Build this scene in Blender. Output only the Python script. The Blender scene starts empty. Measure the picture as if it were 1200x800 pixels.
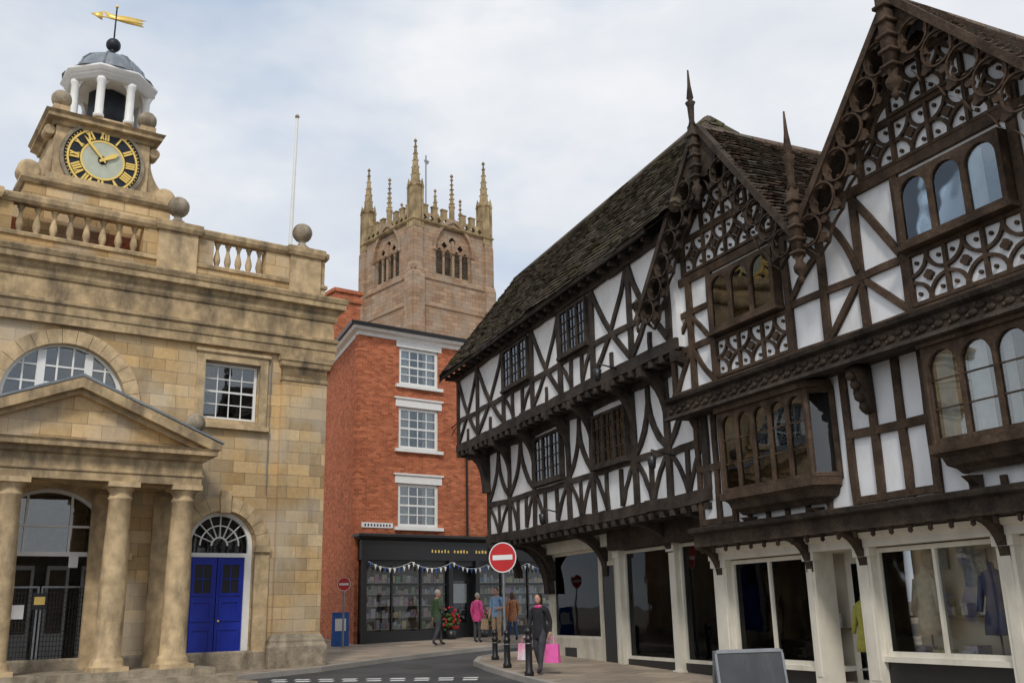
import bpy,math,random,bmesh
from mathutils import Matrix,Vector
from mathutils.geometry import tessellate_polygon
random.seed(11)
U=random.uniform
sc=bpy.context.scene
def g(Y): return .024*(min(Y,50)-15)

# ------------------------------------------------------------ materials
MATS={}
def newmat(name):
    m=bpy.data.materials.new(name);m.use_nodes=True
    nt=m.node_tree;nt.nodes.clear()
    out=nt.nodes.new('ShaderNodeOutputMaterial')
    MATS[name]=m
    return m,nt,out
def nd(nt,t,**kw):
    n=nt.nodes.new('ShaderNode'+t)
    for k,v in kw.items():
        if k in n.inputs: n.inputs[k].default_value=v
        else: setattr(n,k,v)
    return n
def lk(nt,a,b): nt.links.new(a,b)
def noise(nt,vec,scale,detail=3,rough=.55):
    n=nd(nt,'TexNoise');n.inputs['Scale'].default_value=scale;n.inputs['Detail'].default_value=detail;n.inputs['Roughness'].default_value=rough
    if vec: lk(nt,vec,n.inputs['Vector'])
    return n.outputs['Fac']
def ramp(nt,fac,a,b,ca=(0,0,0,1),cb=(1,1,1,1)):
    r=nd(nt,'ValToRGB');r.color_ramp.elements[0].position=a;r.color_ramp.elements[1].position=b
    r.color_ramp.elements[0].color=ca;r.color_ramp.elements[1].color=cb
    lk(nt,fac,r.inputs[0]);return r.outputs[0]
def mixc(nt,fac,a,b,mode='MIX'):
    m=nd(nt,'MixRGB');m.blend_type=mode
    for i,v in ((0,fac),(1,a),(2,b)):
        if isinstance(v,(int,float)): m.inputs[i].default_value=v
        elif isinstance(v,tuple): m.inputs[i].default_value=(v+(1,))[:4]
        else: lk(nt,v,m.inputs[i])
    return m.outputs[0]
def c4(c): return (c[0],c[1],c[2],1)
def coords(nt,swz=False):
    tc=nd(nt,'TexCoord')
    if not swz: return tc.outputs['Object']
    s=nd(nt,'SeparateXYZ');lk(nt,tc.outputs['Object'],s.inputs[0])
    ad=nd(nt,'Math');ad.operation='ADD';lk(nt,s.outputs[0],ad.inputs[0]);lk(nt,s.outputs[1],ad.inputs[1])
    c=nd(nt,'CombineXYZ');lk(nt,ad.outputs[0],c.inputs[0]);lk(nt,s.outputs[2],c.inputs[1])
    return c.outputs[0],tc.outputs['Object']
def finishmat(nt,out,col,rough,bumpsrc=None,bstr=.3,bdist=.02,metal=0,spec=.3):
    b=nd(nt,'BsdfPrincipled')
    if isinstance(col,tuple): b.inputs['Base Color'].default_value=c4(col)
    else: lk(nt,col,b.inputs['Base Color'])
    b.inputs['Roughness'].default_value=rough;b.inputs['Metallic'].default_value=metal
    b.inputs['Specular IOR Level'].default_value=spec
    if bumpsrc is not None:
        bm=nd(nt,'Bump');bm.inputs['Strength'].default_value=bstr;bm.inputs['Distance'].default_value=bdist
        lk(nt,bumpsrc,bm.inputs['Height']);lk(nt,bm.outputs[0],b.inputs['Normal'])
    lk(nt,b.outputs[0],out.inputs[0])
def simple(name,c,rough=.7,var=.25,scale=6,bump=.2,metal=0,spec=.3,bd=.01,dirt=None,dpos=(.48,.72)):
    m,nt,out=newmat(name);v=coords(nt)
    f=noise(nt,v,scale,2)
    lo=tuple(x*(1-var) for x in c);hi=tuple(min(1,x*(1+var)) for x in c)
    col=ramp(nt,f,.3,.7,c4(lo),c4(hi))
    if dirt:
        mp=nd(nt,'Mapping');mp.inputs['Scale'].default_value=(1.5,1.5,.6);lk(nt,v,mp.inputs[0])
        f2=ramp(nt,noise(nt,mp.outputs[0],1.3,5,.68),dpos[0],dpos[1])
        col=mixc(nt,f2,col,dirt)
    if bump>=.15:
        f3=noise(nt,v,scale*5,2);finishmat(nt,out,col,rough,f3,bump,bd,metal,spec)
    else: finishmat(nt,out,col,rough,None,0,0,metal,spec)
def ashlar(name,c1,c2,mort,bw,bh,msize=.012,stain=(.12,.1,.08),stainamt=.55,alt=None,bs=.5,lo=(.66,.63,.60),hi=(1.24,1.21,1.17),base=None):
    m,nt,out=newmat(name);v,ob=coords(nt,True)
    b=nd(nt,'TexBrick');b.inputs['Scale'].default_value=1
    b.inputs['Brick Width'].default_value=bw;b.inputs['Row Height'].default_value=bh
    b.inputs['Mortar Size'].default_value=msize;b.inputs['Mortar Smooth'].default_value=.3
    b.inputs['Color1'].default_value=c4(c1);b.inputs['Color2'].default_value=c4(c2);b.inputs['Mortar'].default_value=c4(mort)
    lk(nt,v,b.inputs['Vector'])
    col=b.outputs['Color']
    b2=nd(nt,'TexBrick');b2.inputs['Scale'].default_value=1;b2.offset_frequency=2
    b2.inputs['Brick Width'].default_value=bw;b2.inputs['Row Height'].default_value=bh;b2.inputs['Mortar Size'].default_value=0
    b2.inputs['Color1'].default_value=c4(lo);b2.inputs['Color2'].default_value=c4(hi)
    off=nd(nt,'Mapping');off.inputs['Location'].default_value=(bw*14,bh*22,0);lk(nt,v,off.inputs[0]);lk(nt,off.outputs[0],b2.inputs['Vector'])
    col=mixc(nt,.8,col,b2.outputs['Color'],'MULTIPLY')
    fine=noise(nt,ob,9,4,.7)
    col=mixc(nt,.6,col,ramp(nt,fine,.3,.7,(.76,.74,.72,1),(1.12,1.11,1.1,1)),'MULTIPLY')
    if alt:
        col=mixc(nt,ramp(nt,noise(nt,ob,.55,2,.6),.45,.62),col,mixc(nt,.55,col,alt))
    mp=nd(nt,'Mapping');mp.inputs['Scale'].default_value=(1.6,1.6,.35);lk(nt,ob,mp.inputs[0])
    sn=noise(nt,mp.outputs[0],1.1,5,.68)
    st=ramp(nt,sn,.52,.78)
    st2=nd(nt,'Math');st2.operation='MULTIPLY';st2.inputs[1].default_value=stainamt;lk(nt,st,st2.inputs[0])
    col=mixc(nt,st2.outputs[0],col,stain)
    if base:
        # rising damp and splash dirt on the lowest courses
        sp=nd(nt,'SeparateXYZ');lk(nt,ob,sp.inputs[0])
        mr=nd(nt,'MapRange');mr.inputs['From Min'].default_value=2.6;mr.inputs['From Max'].default_value=.3;mr.inputs['To Min'].default_value=0;mr.inputs['To Max'].default_value=1;lk(nt,sp.outputs[2],mr.inputs['Value'])
        mu=nd(nt,'Math');mu.operation='MULTIPLY';lk(nt,mr.outputs[0],mu.inputs[0]);lk(nt,ramp(nt,sn,.35,.6,(.25,.25,.25,1),(.8,.8,.8,1)),mu.inputs[1])
        col=mixc(nt,mu.outputs[0],col,base)
    inv=nd(nt,'Invert');lk(nt,b.outputs['Fac'],inv.inputs[1])
    finishmat(nt,out,col,.9,inv.outputs[0],bs,.02,spec=.15)
ashlar('ashlar',(.56,.385,.185),(.66,.495,.28),(.28,.20,.13),.62,.30,.007,(.17,.13,.09),.6,(.54,.49,.40),.45,(.58,.55,.52),(1.24,1.21,1.17),(.26,.215,.155))
simple('dressed',(.55,.41,.24),.9,.24,3.5,.4,dirt=(.24,.185,.125),bd=.02,spec=.15)
simple('corniced',(.49,.36,.205),.9,.3,3,.4,dirt=(.18,.14,.095),bd=.02,spec=.15,dpos=(.44,.68))
simple('greystone',(.34,.285,.21),.92,.3,4,.5,dirt=(.13,.11,.08),bd=.03,spec=.15)
ashlar('churchstone',(.345,.23,.15),(.43,.305,.21),(.20,.14,.10),.9,.42,.02,(.14,.095,.07),.55,(.36,.30,.235),.4,(.75,.72,.7),(1.15,1.13,1.1))
simple('churchtop',(.34,.255,.145),.9,.35,.8,.4,dirt=(.15,.12,.06),bd=.05,spec=.15)
ashlar('brick',(.42,.10,.042),(.56,.17,.075),(.40,.27,.19),.225,.078,.008,(.20,.065,.04),.5,None,.35)
simple('whitepaint',(.80,.80,.77),.5,.05,4,.1)
simple('cream',(.70,.66,.56),.5,.06,3,.1,dirt=(.54,.50,.41))
simple('creamdirty',(.62,.58,.47),.6,.1,3,.15,dirt=(.42,.38,.3))
simple('plaster',(.81,.81,.81),.85,.05,2,.1,dirt=(.62,.61,.585),bd=.015,dpos=(.50,.76))
def wood(name,c,c2,rough=.75):
    m,nt,out=newmat(name);v=coords(nt)
    f=noise(nt,v,2.2,4,.7);f2=noise(nt,v,22,2,.7)
    col=ramp(nt,f,.35,.68,c4(c),c4(c2))
    col=mixc(nt,.6,col,ramp(nt,f2,.3,.7,(.6,.6,.6,1),(1.35,1.3,1.25,1)),'MULTIPLY')
    finishmat(nt,out,col,rough,f2,.7,.015,spec=.2)
wood('oakdark',(.022,.017,.014),(.078,.061,.049))
wood('oakbrown',(.040,.026,.017),(.112,.075,.050))
wood('carved',(.028,.020,.015),(.086,.063,.046))
simple('black',(.015,.015,.016),.4,.1,5,.05,spec=.5)
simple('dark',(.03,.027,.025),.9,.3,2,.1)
simple('warmdark',(.16,.12,.085),.9,.4,1.2,.1)
simple('shopwall',(.66,.58,.46),.9,.25,.9,.1)
simple('lead',(.20,.225,.25),.55,.2,2,.2,metal=.2,dirt=(.33,.35,.36))
simple('gold',(.95,.66,.18),.35,.05,5,.05,metal=.45,spec=.5)
simple('clockblack',(.018,.022,.03),.5,.1,5,.05)
simple('clockblue',(.50,.53,.42),.5,.08,5,.05)
simple('bluedoor',(.012,.03,.33),.35,.12,3,.1,spec=.5)
simple('bluesign',(.02,.10,.38),.4,.1,3,.05)
simple('red',(.55,.02,.02),.4,.06,3,.02,spec=.5)
simple('signwhite',(.8,.8,.8),.4,.03,3,.02)
simple('metalgrey',(.28,.29,.30),.45,.15,6,.05,metal=.6)
simple('slate',(.12,.125,.14),.6,.3,3,.4)
simple('curtain',(.66,.66,.64),.9,.1,8,.1)
simple('flowerred',(.5,.02,.03),.7,.3,20,.1)
simple('leaf',(.06,.11,.03),.8,.4,15,.1)
simple('boardgrey',(.07,.075,.08),.45,.2,2,.05,dirt=(.12,.12,.12))
def tiles(name,cols,rough=.9,moss=(.10,.11,.035)):
    m,nt,out=newmat(name);v=coords(nt)
    gm=nd(nt,'NewGeometry')
    r=nd(nt,'ValToRGB');r.color_ramp.interpolation='LINEAR'
    els=r.color_ramp.elements
    els[0].color=c4(cols[0]);els[0].position=0;els[1].color=c4(cols[-1]);els[1].position=1
    for i,c in enumerate(cols[1:-1]):
        e=els.new((i+1)/(len(cols)-1));e.color=c4(c)
    lk(nt,gm.outputs['Random Per Island'],r.inputs[0])
    col=mixc(nt,ramp(nt,noise(nt,v,1.1,5,.7),.48,.66),r.outputs[0],moss)
    f=noise(nt,v,18,3,.7)
    col=mixc(nt,.7,col,ramp(nt,f,.3,.7,(.6,.6,.6,1),(1.4,1.4,1.4,1)),'MULTIPLY')
    finishmat(nt,out,col,rough,f,.6,.02,spec=.15)
tiles('stonetile',[(.055,.043,.034),(.11,.085,.062),(.075,.06,.046),(.145,.12,.095),(.06,.05,.042)],moss=(.09,.085,.042))
tiles('claytile',[(.12,.08,.06),(.17,.12,.09),(.09,.066,.052),(.16,.135,.11)],moss=(.12,.11,.085))
tiles('goods',[(.6,.12,.09),(.8,.75,.6),(.15,.28,.55),(.8,.78,.75),(.7,.55,.12),(.2,.45,.28),(.8,.4,.5),(.3,.22,.18),(.7,.7,.72),(.4,.18,.4)],moss=(.5,.42,.34))
tiles('books',[(.45,.15,.10),(.6,.5,.38),(.15,.22,.38),(.72,.68,.58),(.25,.2,.16),(.5,.53,.5)],moss=(.35,.28,.22))
def glass(name,f=.30,tint=(1,1,1),bs=.06,tr=(.90,.93,.93)):
    m,nt,out=newmat(name);v=coords(nt)
    t=nd(nt,'BsdfTransparent');t.inputs[0].default_value=c4(tr)
    gl=nd(nt,'BsdfGlossy');gl.inputs['Roughness'].default_value=.02;gl.inputs[0].default_value=c4(tint)
    bm=nd(nt,'Bump');bm.inputs['Strength'].default_value=bs;bm.inputs['Distance'].default_value=.03
    lk(nt,noise(nt,v,1.6,1),bm.inputs['Height']);lk(nt,bm.outputs[0],gl.inputs['Normal'])
    fr=nd(nt,'Fresnel');fr.inputs[0].default_value=1.45
    a=nd(nt,'Math');a.operation='ADD';a.inputs[1].default_value=f;lk(nt,fr.outputs[0],a.inputs[0])
    mx=nd(nt,'MixShader');lk(nt,a.outputs[0],mx.inputs[0]);lk(nt,t.outputs[0],mx.inputs[1]);lk(nt,gl.outputs[0],mx.inputs[2])
    lk(nt,mx.outputs[0],out.inputs[0])
glass('glass',.06,bs=.12);glass('shopglass',0,tint=(.55,.57,.58),bs=.12,tr=(.96,.97,.97))

# ------------------------------------------------------------ geometry kit
class Fr:
    def __init__(s,name,loc,deg=0):
        s.e=bpy.data.objects.new(name,None);sc.collection.objects.link(s.e)
        s.e.location=loc;s.e.rotation_euler=(0,0,math.radians(deg));s.e.empty_display_size=.3
        s.p={};s.M=None;s.smooth=set();s.k=0
    def add(s,k,vs,fs):
        b=s.p.setdefault(k,([],[]));o=len(b[0])
        if s.M is not None: vs=[s.M@Vector(v) for v in vs]
        b[0].extend([tuple(v) for v in vs]);b[1].extend([tuple(i+o for i in f) for f in fs])
    def box(s,k,x0,x1,y0,y1,z0,z1):
        s.add(k,[(x0,y0,z0),(x1,y0,z0),(x1,y1,z0),(x0,y1,z0),(x0,y0,z1),(x1,y0,z1),(x1,y1,z1),(x0,y1,z1)],
          [(0,3,2,1),(4,5,6,7),(0,1,5,4),(1,2,6,5),(2,3,7,6),(3,0,4,7)])
    def prism(s,k,pts,y0,y1,holes=()):
        loops=[pts]+list(holes)
        tri=tessellate_polygon([[Vector((p[0],p[1],0)) for p in l] for l in loops])
        flat=[p for l in loops for p in l];n=len(flat)
        vs=[(p[0],y0,p[1]) for p in flat]+[(p[0],y1,p[1]) for p in flat]
        fs=[tuple(t) for t in tri]+[tuple(i+n for i in reversed(t)) for t in tri]
        o=0
        for l in loops:
            m=len(l)
            for i in range(m):
                a=o+i;b=o+(i+1)%m;fs.append((a,b,b+n,a+n))
            o+=m
        s.add(k,vs,fs)
    def prismx(s,k,pts,x0,x1):
        n=len(pts)
        tri=tessellate_polygon([[Vector((p[0],p[1],0)) for p in pts]])
        vs=[(x0,p[0],p[1]) for p in pts]+[(x1,p[0],p[1]) for p in pts]
        fs=[tuple(t) for t in tri]+[tuple(i+n for i in reversed(t)) for t in tri]
        fs+=[(i,(i+1)%n,(i+1)%n+n,i+n) for i in range(n)]
        s.add(k,vs,fs)
    def prismz(s,k,pts,z0,z1,fz=None):
        n=len(pts)
        tri=tessellate_polygon([[Vector((p[0],p[1],0)) for p in pts]])
        if fz: vs=[(p[0],p[1],z0+fz(p)) for p in pts]+[(p[0],p[1],z1+fz(p)) for p in pts]
        else: vs=[(p[0],p[1],z0) for p in pts]+[(p[0],p[1],z1) for p in pts]
        fs=[tuple(t) for t in tri]+[tuple(i+n for i in reversed(t)) for t in tri]
        fs+=[(i,(i+1)%n,(i+1)%n+n,i+n) for i in range(n)]
        s.add(k,vs,fs)
    def beam(s,k,x0,z0,x1,z1,w,y0,y1,bow=0,jit=.012):
        s.k+=1;y0=y0-(s.k%17)*.0011
        L=math.hypot(x1-x0,z1-z0);dx,dz=(x1-x0)/L,(z1-z0)/L;nx,nz=-dz,dx
        N=max(2,int(L/.45)) if (bow or jit) else 1
        N=min(max(N,5 if bow else 1),8)
        l=[];r=[]
        for i in range(N+1):
            t=i/N;b=bow*4*t*(1-t)+U(-jit,jit)
            ww=w*U(.93,1.07) if jit else w
            cx=x0+dx*L*t+nx*b;cz=z0+dz*L*t+nz*b
            l.append((cx+nx*ww/2,cz+nz*ww/2));r.append((cx-nx*ww/2,cz-nz*ww/2))
        s.prism(k,l+r[::-1],y0,y1)
    def lathe(s,k,cx,cy,prof,n=16,rot=0,smooth=True):
        vs=[];fs=[]
        for (r,z) in prof:
            for i in range(n):
                a=2*math.pi*(i/n)+rot;vs.append((cx+r*math.cos(a),cy+r*math.sin(a),z))
        for j in range(len(prof)-1):
            for i in range(n):
                a=j*n+i;b=j*n+(i+1)%n;fs.append((a,b,b+n,a+n))
        fs.append(tuple(range(n))[::-1]);fs.append(tuple((len(prof)-1)*n+i for i in range(n)))
        s.add(k,vs,fs)
        if smooth: s.smooth.add(k)
    def ball(s,k,x,y,z,r,ry=None,rz=None,n=14):
        ry=ry or r;rz=rz or r;vs=[];fs=[];m=n//2+2
        for j in range(m+1):
            t=math.pi*j/m
            rr=max(math.sin(t),.02)
            for i in range(n):
                a=2*math.pi*i/n;vs.append((x+r*rr*math.cos(a),y+ry*rr*math.sin(a),z-rz*math.cos(t)))
        for j in range(m):
            for i in range(n):
                a=j*n+i;b=j*n+(i+1)%n;fs.append((a,b,b+n,a+n))
        fs.append(tuple(range(n))[::-1]);fs.append(tuple(m*n+i for i in range(n)))
        s.add(k,vs,fs);s.smooth.add(k)
    def tube(s,k,p0,p1,r,n=8,r1=None):
        p0=Vector(p0);p1=Vector(p1);d=(p1-p0).normalized()
        a=d.orthogonal().normalized();b=d.cross(a);r1=r if r1 is None else r1
        vs=[];
        for p,rr in ((p0,r),(p1,r1)):
            for i in range(n):
                t=2*math.pi*i/n;vs.append(p+a*rr*math.cos(t)+b*rr*math.sin(t))
        fs=[(i,(i+1)%n,(i+1)%n+n,i+n) for i in range(n)]+[tuple(range(n))[::-1],tuple(range(n,2*n))]
        s.add(k,vs,fs)
    def sweep(s,k,prof,path,z=0):
        n=len(path);m=len(prof);nr=[]
        for i in range(n-1):
            dx=path[i+1][0]-path[i][0];dy=path[i+1][1]-path[i][1];L=math.hypot(dx,dy);nr.append((dy/L,-dx/L))
        vs=[]
        for i in range(n):
            if i==0: q=nr[0]
            elif i==n-1: q=nr[-1]
            else:
                a,b=nr[i-1],nr[i];d=1+a[0]*b[0]+a[1]*b[1];q=((a[0]+b[0])/d,(a[1]+b[1])/d)
            for (o,zz) in prof: vs.append((path[i][0]+q[0]*o,path[i][1]+q[1]*o,zz+z))
        fs=[]
        for i in range(n-1):
            for j in range(m):
                a=i*m+j;b=i*m+(j+1)%m;fs.append((a,b,b+m,a+m))
        tri=tessellate_polygon([[Vector((p[0],p[1],0)) for p in prof]])
        fs+=[tuple(t) for t in tri]+[tuple(i+(n-1)*m for i in t) for t in tri]
        s.add(k,vs,fs)
    def tileslope(s,k,o,ud,up,L,H,tw=.24,th=.2,lift=.05,clip=None):
        o=Vector(o);ud=Vector(ud).normalized();up=Vector(up).normalized();nn=ud.cross(up).normalized()
        if nn.z<0: nn=-nn
        rows=int(H/th)+1
        for r in range(rows):
            tww=tw*(1.15-.3*r/rows);x=-U(0,tww)
            while x<L:
                w=tww*U(.8,1.2)
                a=max(x,0);b=min(x+w,L);x+=w
                if b-a<.03: continue
                h0=r*th+U(-.016,.016);h1=min(h0+th*1.25,H+.02)
                if clip:
                    cc=o+ud*((a+b)/2)+up*(h0)
                    if not clip(cc): continue
                l0=lift+U(-.008,.016);t=.022
                sag=.04*math.sin((a+b)*.45+.7)+.02*math.sin((a+b)*1.3)
                A=[o+ud*(a+.004)+up*h0+nn*(l0+sag),o+ud*(b-.004)+up*h0+nn*(l0+U(-.006,.006)+sag),o+ud*(b-.004)+up*h1+nn*(.008+sag),o+ud*(a+.004)+up*h1+nn*(.008+sag)]
                B=[p-nn*t for p in A]
                s.add(k,A+B,[(0,1,2,3),(7,6,5,4),(0,4,5,1),(1,5,6,2),(2,6,7,3),(3,7,4,0)])
    def finish(s):
        for k,(vs,fs) in s.p.items():
            nm,mt=k.split('|')
            me=bpy.data.meshes.new(nm);me.from_pydata(vs,[],fs);me.validate()
            me.materials.append(MATS[mt])
            if k in s.smooth:
                for p in me.polygons: p.use_smooth=len(p.vertices)<5
            o=bpy.data.objects.new(nm,me);sc.collection.objects.link(o);o.parent=s.e
            bm=bmesh.new();bm.from_mesh(me);bmesh.ops.recalc_face_normals(bm,faces=bm.faces);bm.to_mesh(me);bm.free()
        return s.e
def T(x=0,y=0,z=0,r=0): return Matrix.Translation((x,y,z))@Matrix.Rotation(math.radians(r),4,'Z')
def arch(cx,hw,z0,zs,n=18,pointed=False,k=1.0):
    pts=[(cx-hw,z0),(cx+hw,z0)]
    if abs(zs-z0)>1e-6: pts.append((cx+hw,zs))
    if pointed:
        R=hw*2*k
        a1=math.acos((R-hw)/R);m=n//2
        for i in range(1,m+1): 
            t=a1*i/m;pts.append((cx+hw-R+R*math.cos(t),zs+R*math.sin(t)))
        for i in range(m-1,0,-1):
            t=a1*i/m;pts.append((cx-hw+R-R*math.cos(t),zs+R*math.sin(t)))
    else:
        for i in range(1,n): 
            t=math.pi*i/n;pts.append((cx+hw*math.cos(t),zs+hw*math.sin(t)))
    if abs(zs-z0)>1e-6: pts.append((cx-hw,zs))
    return pts
def rect(x0,x1,z0,z1): return [(x0,z0),(x1,z0),(x1,z1),(x0,z1)]
def circ(cx,cz,r,n=12,ph=0): return [(cx+r*math.cos(2*math.pi*i/n+ph),cz+r*math.sin(2*math.pi*i/n+ph)) for i in range(n)]
def quatre(cx,cz,R,n=32,rot=0,lobes=4):
    d=R*.5;rr=R*.5;pts=[]
    for i in range(n):
        t=2*math.pi*i/n;seg=2*math.pi/lobes
        ph=((t-rot+seg/2)%seg)-seg/2
        q=rr*rr-(d*math.sin(ph))**2
        r=d*math.cos(ph)+math.sqrt(max(q,0))
        pts.append((cx+r*math.cos(t),cz+r*math.sin(t)))
    return pts
def ring(F,k,cx,zs,r0,r1,y0,y1,n=9,a0=0,a1=math.pi,gap=.012):
    for i in range(n):
        t0=a0+(a1-a0)*i/n;t1=a0+(a1-a0)*(i+1)/n;e=gap/r1/2
        pts=[]
        for j in range(4):
            t=t0+e+(t1-t0-2*e)*j/3;pts.append((cx+r1*math.cos(t),zs+r1*math.sin(t)))
        for j in range(3,-1,-1):
            t=t0+e+(t1-t0-2*e)*j/3;pts.append((cx+r0*math.cos(t),zs+r0*math.sin(t)))
        F.prism(k,pts,y0-U(0,.008),y1)
def sash(F,x0,x1,z0,z1,y,nx=3,nz=4,fk='window_frames|whitepaint',fw=.07,bw=.025,cur=None,back=.3):
    F.prism(fk,rect(x0,x1,z0,z1),y,y+.08,[rect(x0+fw,x1-fw,z0+fw,z1-fw)])
    for i in range(1,nx):
        x=x0+fw+(x1-x0-2*fw)*i/nx;F.box(fk,x-bw/2,x+bw/2,y+.02,y+.05,z0+fw,z1-fw)
    for i in range(1,nz):
        z=z0+fw+(z1-z0-2*fw)*i/nz;b=bw*(2 if nz%2==0 and i==nz//2 else 1);F.box(fk,x0+fw,x1-fw,y+.015,y+.055,z-b/2,z+b/2)
    F.box('glass|glass',x0+fw,x1-fw,y+.033,y+.037,z0+fw,z1-fw)
    F.box('room_shade_sheets|dark',x0+.01,x1-.01,y+back,y+back+.02,z0,z1)  # dark sheet behind the glass, its colour standing in for the room's shade
    if cur:
        for sx in (0,1):
            xx=x0+fw if sx==0 else x1-fw-.28*(x1-x0)
            curtain(F,xx,xx+.28*(x1-x0),y+.12,z0+fw,z1-fw)
def curtain(F,x0,x1,y,z0,z1):
    n=10
    vs=[];fs=[]
    for i in range(n+1):
        x=x0+(x1-x0)*i/n;yy=y+.025*math.sin(i*2.1)
        vs+= [(x,yy,z0),(x,yy,z1)]
    for i in range(n): fs.append((2*i,2*i+2,2*i+3,2*i+1))
    F.add('curtains|curtain',vs,fs)

# ============================================================ MARKET HALL (stone, classical)
BXL=(-5.09,25.94,0)
F=Fr('stone_market_hall',BXL,35.4);C=-6.6;W=-13.2
def mir(x): return 2*C-x
hol=[]
for c in (-2.65,mir(-2.65)): hol.append(arch(c,.84,.3,3.28))
hol.append(arch(C,1.42,.3,3.08))
for a,b in ((-3.36,-1.9),(mir(-1.9),mir(-3.36))): hol.append(rect(a,b,6.42,7.92))
lun=arch(C,1.38,6.5,6.5,24)
hol.append(lun)
F.prism('walls|ashlar',rect(W,0,-.4,9.5),0,.5,hol)
F.box('walls|ashlar',-.5,-.001,.5,10,-.4,9.5)
F.box('walls|ashlar',W+.001,W+.5,.5,10,-.4,9.5)
F.box('walls|ashlar',W+.5,-.5,9.5,10,-.4,9.5)
F.box('hall_interior|greystone',W+.5,-.5,4.0,4.1,0,9)
F.box('hall_interior|warmdark',W+.5,-.5,.5,4.0,4.75,4.9)
F.box('hall_floor|greystone',W+.5,-.5,.02,4.0,-.3,.55)
for x in (-7.6,-6.9,-6.1,-5.3):
    F.prism('arched_glazed_doors|whitepaint',rect(x-.02,x+.5,.55,2.9),2.5,2.56,[rect(x+.05,x+.43,1.3,2.8)]);F.box('arched_glazed_doors|warmdark',x+.05,x+.43,2.52,2.55,1.3,2.8)
for c in (-2.65,mir(-2.65)):
    ring(F,'archivolts|dressed',c,3.3,.84,1.18,-.07,.1,11)
    F.box('keystones|dressed',c-.13,c+.13,-.13,.05,4.08,4.62)
    for s_ in (-1,1):
        xa=c+s_*.84;xb=c+s_*1.2
        F.box('imposts|dressed',min(xa,xb)-.02,max(xa,xb)+.02,-.11,.12,3.14,3.3)
        F.box('imposts|dressed',min(xa,xb),max(xa,xb),-.05,.1,.3,3.14)
ring(F,'archivolts|dressed',C,3.08,1.42,1.75,-.06,.1,13)
for s_ in (-1,1):
    xa=C+s_*1.42;xb=C+s_*1.78
    F.box('imposts|dressed',min(xa,xb)-.02,max(xa,xb)+.02,-.1,.12,2.92,3.08)
ring(F,'archivolts|dressed',C,6.5,1.38,1.72,-.07,.1,15)
F.box('sills|dressed',C-1.8,C+1.8,-.13,.12,6.34,6.5)
k='window_frames|whitepaint'
F.prism(k,arch(C,1.38,6.5,6.5,24),.14,.22,[arch(C,1.26,6.58,6.58,24)])
F.prism('glass|glass',arch(C,1.3,6.56,6.56,20),.19,.194)
F.box('room_shade_sheets|dark',C-1.4,C+1.4,.46,.48,6.4,7.95)  # dark sheet painted as the unlit space behind the lunette
for x in (-.52,.52): F.box(k,C+x-.09,C+x+.09,.13,.23,6.5,7.72)
for x in (-.17,.17): F.box(k,C+x-.02,C+x+.02,.15,.185,6.55,7.83)
for z,hw in ((6.95,1.3),(7.35,1.08)): F.box(k,C-hw+.06,C+hw-.06,.152,.183,z-.02,z+.02)
for x in (-.9,.9): F.box(k,C+x-.02,C+x+.02,.15,.185,6.55,7.45)
for a,b in ((-3.36,-1.9),(mir(-1.9),mir(-3.36))):
    sash(F,a+.02,b-.02,6.44,7.9,.16,4,4)
    F.prism('window_surrounds|dressed',rect(a-.2,b+.2,6.3,8.12),-.07,.04,[rect(a,b,6.42,7.92)])
    F.box('sills|dressed',a-.26,b+.26,-.14,.03,6.18,6.3)
    F.box('sills|dressed',a-.25,b+.25,-.12,.03,8.12,8.2)
for c in (-2.65,mir(-2.65)):
    F.prism('door_frame|whitepaint',arch(c,.83,.3,3.29),.18,.28,[rect(c-.7,c+.66,.5,3.02),arch(c,.72,3.12,3.3,18)])
    dk='blue_door|bluedoor'
    for a,b in ((c-.7,c-.03),(c-.01,c+.66)):
        F.box(dk,a,b,.22,.27,.5,3.02)
        for z0,z1 in ((.7,1.35),(1.5,2.0),(2.1,2.9)):
            F.prism(dk,rect(a+.07,b-.07,z0,z1),.195,.22,[rect(a+.13,b-.13,z0+.06,z1-.06)])
            if z0>2:
                F.box('door_lights|black',a+.13,b-.13,.212,.216,z0+.06,z1-.06);F.box(dk,a+.13,b-.13,.2,.214,2.49,2.51);F.box(dk,(a+b)/2-.01,(a+b)/2+.01,.2,.2135,z0+.06,z1-.06)
    F.ball('door_knobs|gold',c+.06,.18,1.5,.03)
    F.prism('glass|glass',arch(c,.72,3.12,3.3,18),.235,.239)
    for i in range(1,8):
        t=math.pi*i/8
        F.beam('fanlight|whitepaint',c+.2*math.cos(t),3.3+.2*math.sin(t),c+.72*math.cos(t),3.3+.72*math.sin(t),.022,.2,.23,0,0)
    ring(F,'fanlight|whitepaint',c,3.3,.18,.22,.2,.23,6,gap=0);ring(F,'fanlight|whitepaint',c,3.3,.47,.5,.2,.23,10,gap=0)
    F.box('room_shade_sheets|dark',c-.8,c+.8,.46,.48,.5,4.2)  # dark sheet in place of the shade behind door and fanlight
kk='hall_screen|whitepaint'
ring(F,kk,C,3.08,1.34,1.42,.2,.3,16,gap=0);F.box(kk,C-1.42,C+1.42,.2,.3,3.0,3.1)
F.prism('glass|glass',arch(C,1.35,3.1,3.1,18),.25,.254)
for x in (-.47,.47,-.95,.95): F.box(kk,C+x-.025,C+x+.025,.21,.28,3.1,3.08+math.sqrt(1.4**2-x*x)-.02)
F.box(kk,C-1.2,C+1.2,.212,.278,3.64,3.69)
gk='mesh_gates|metalgrey'
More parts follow.
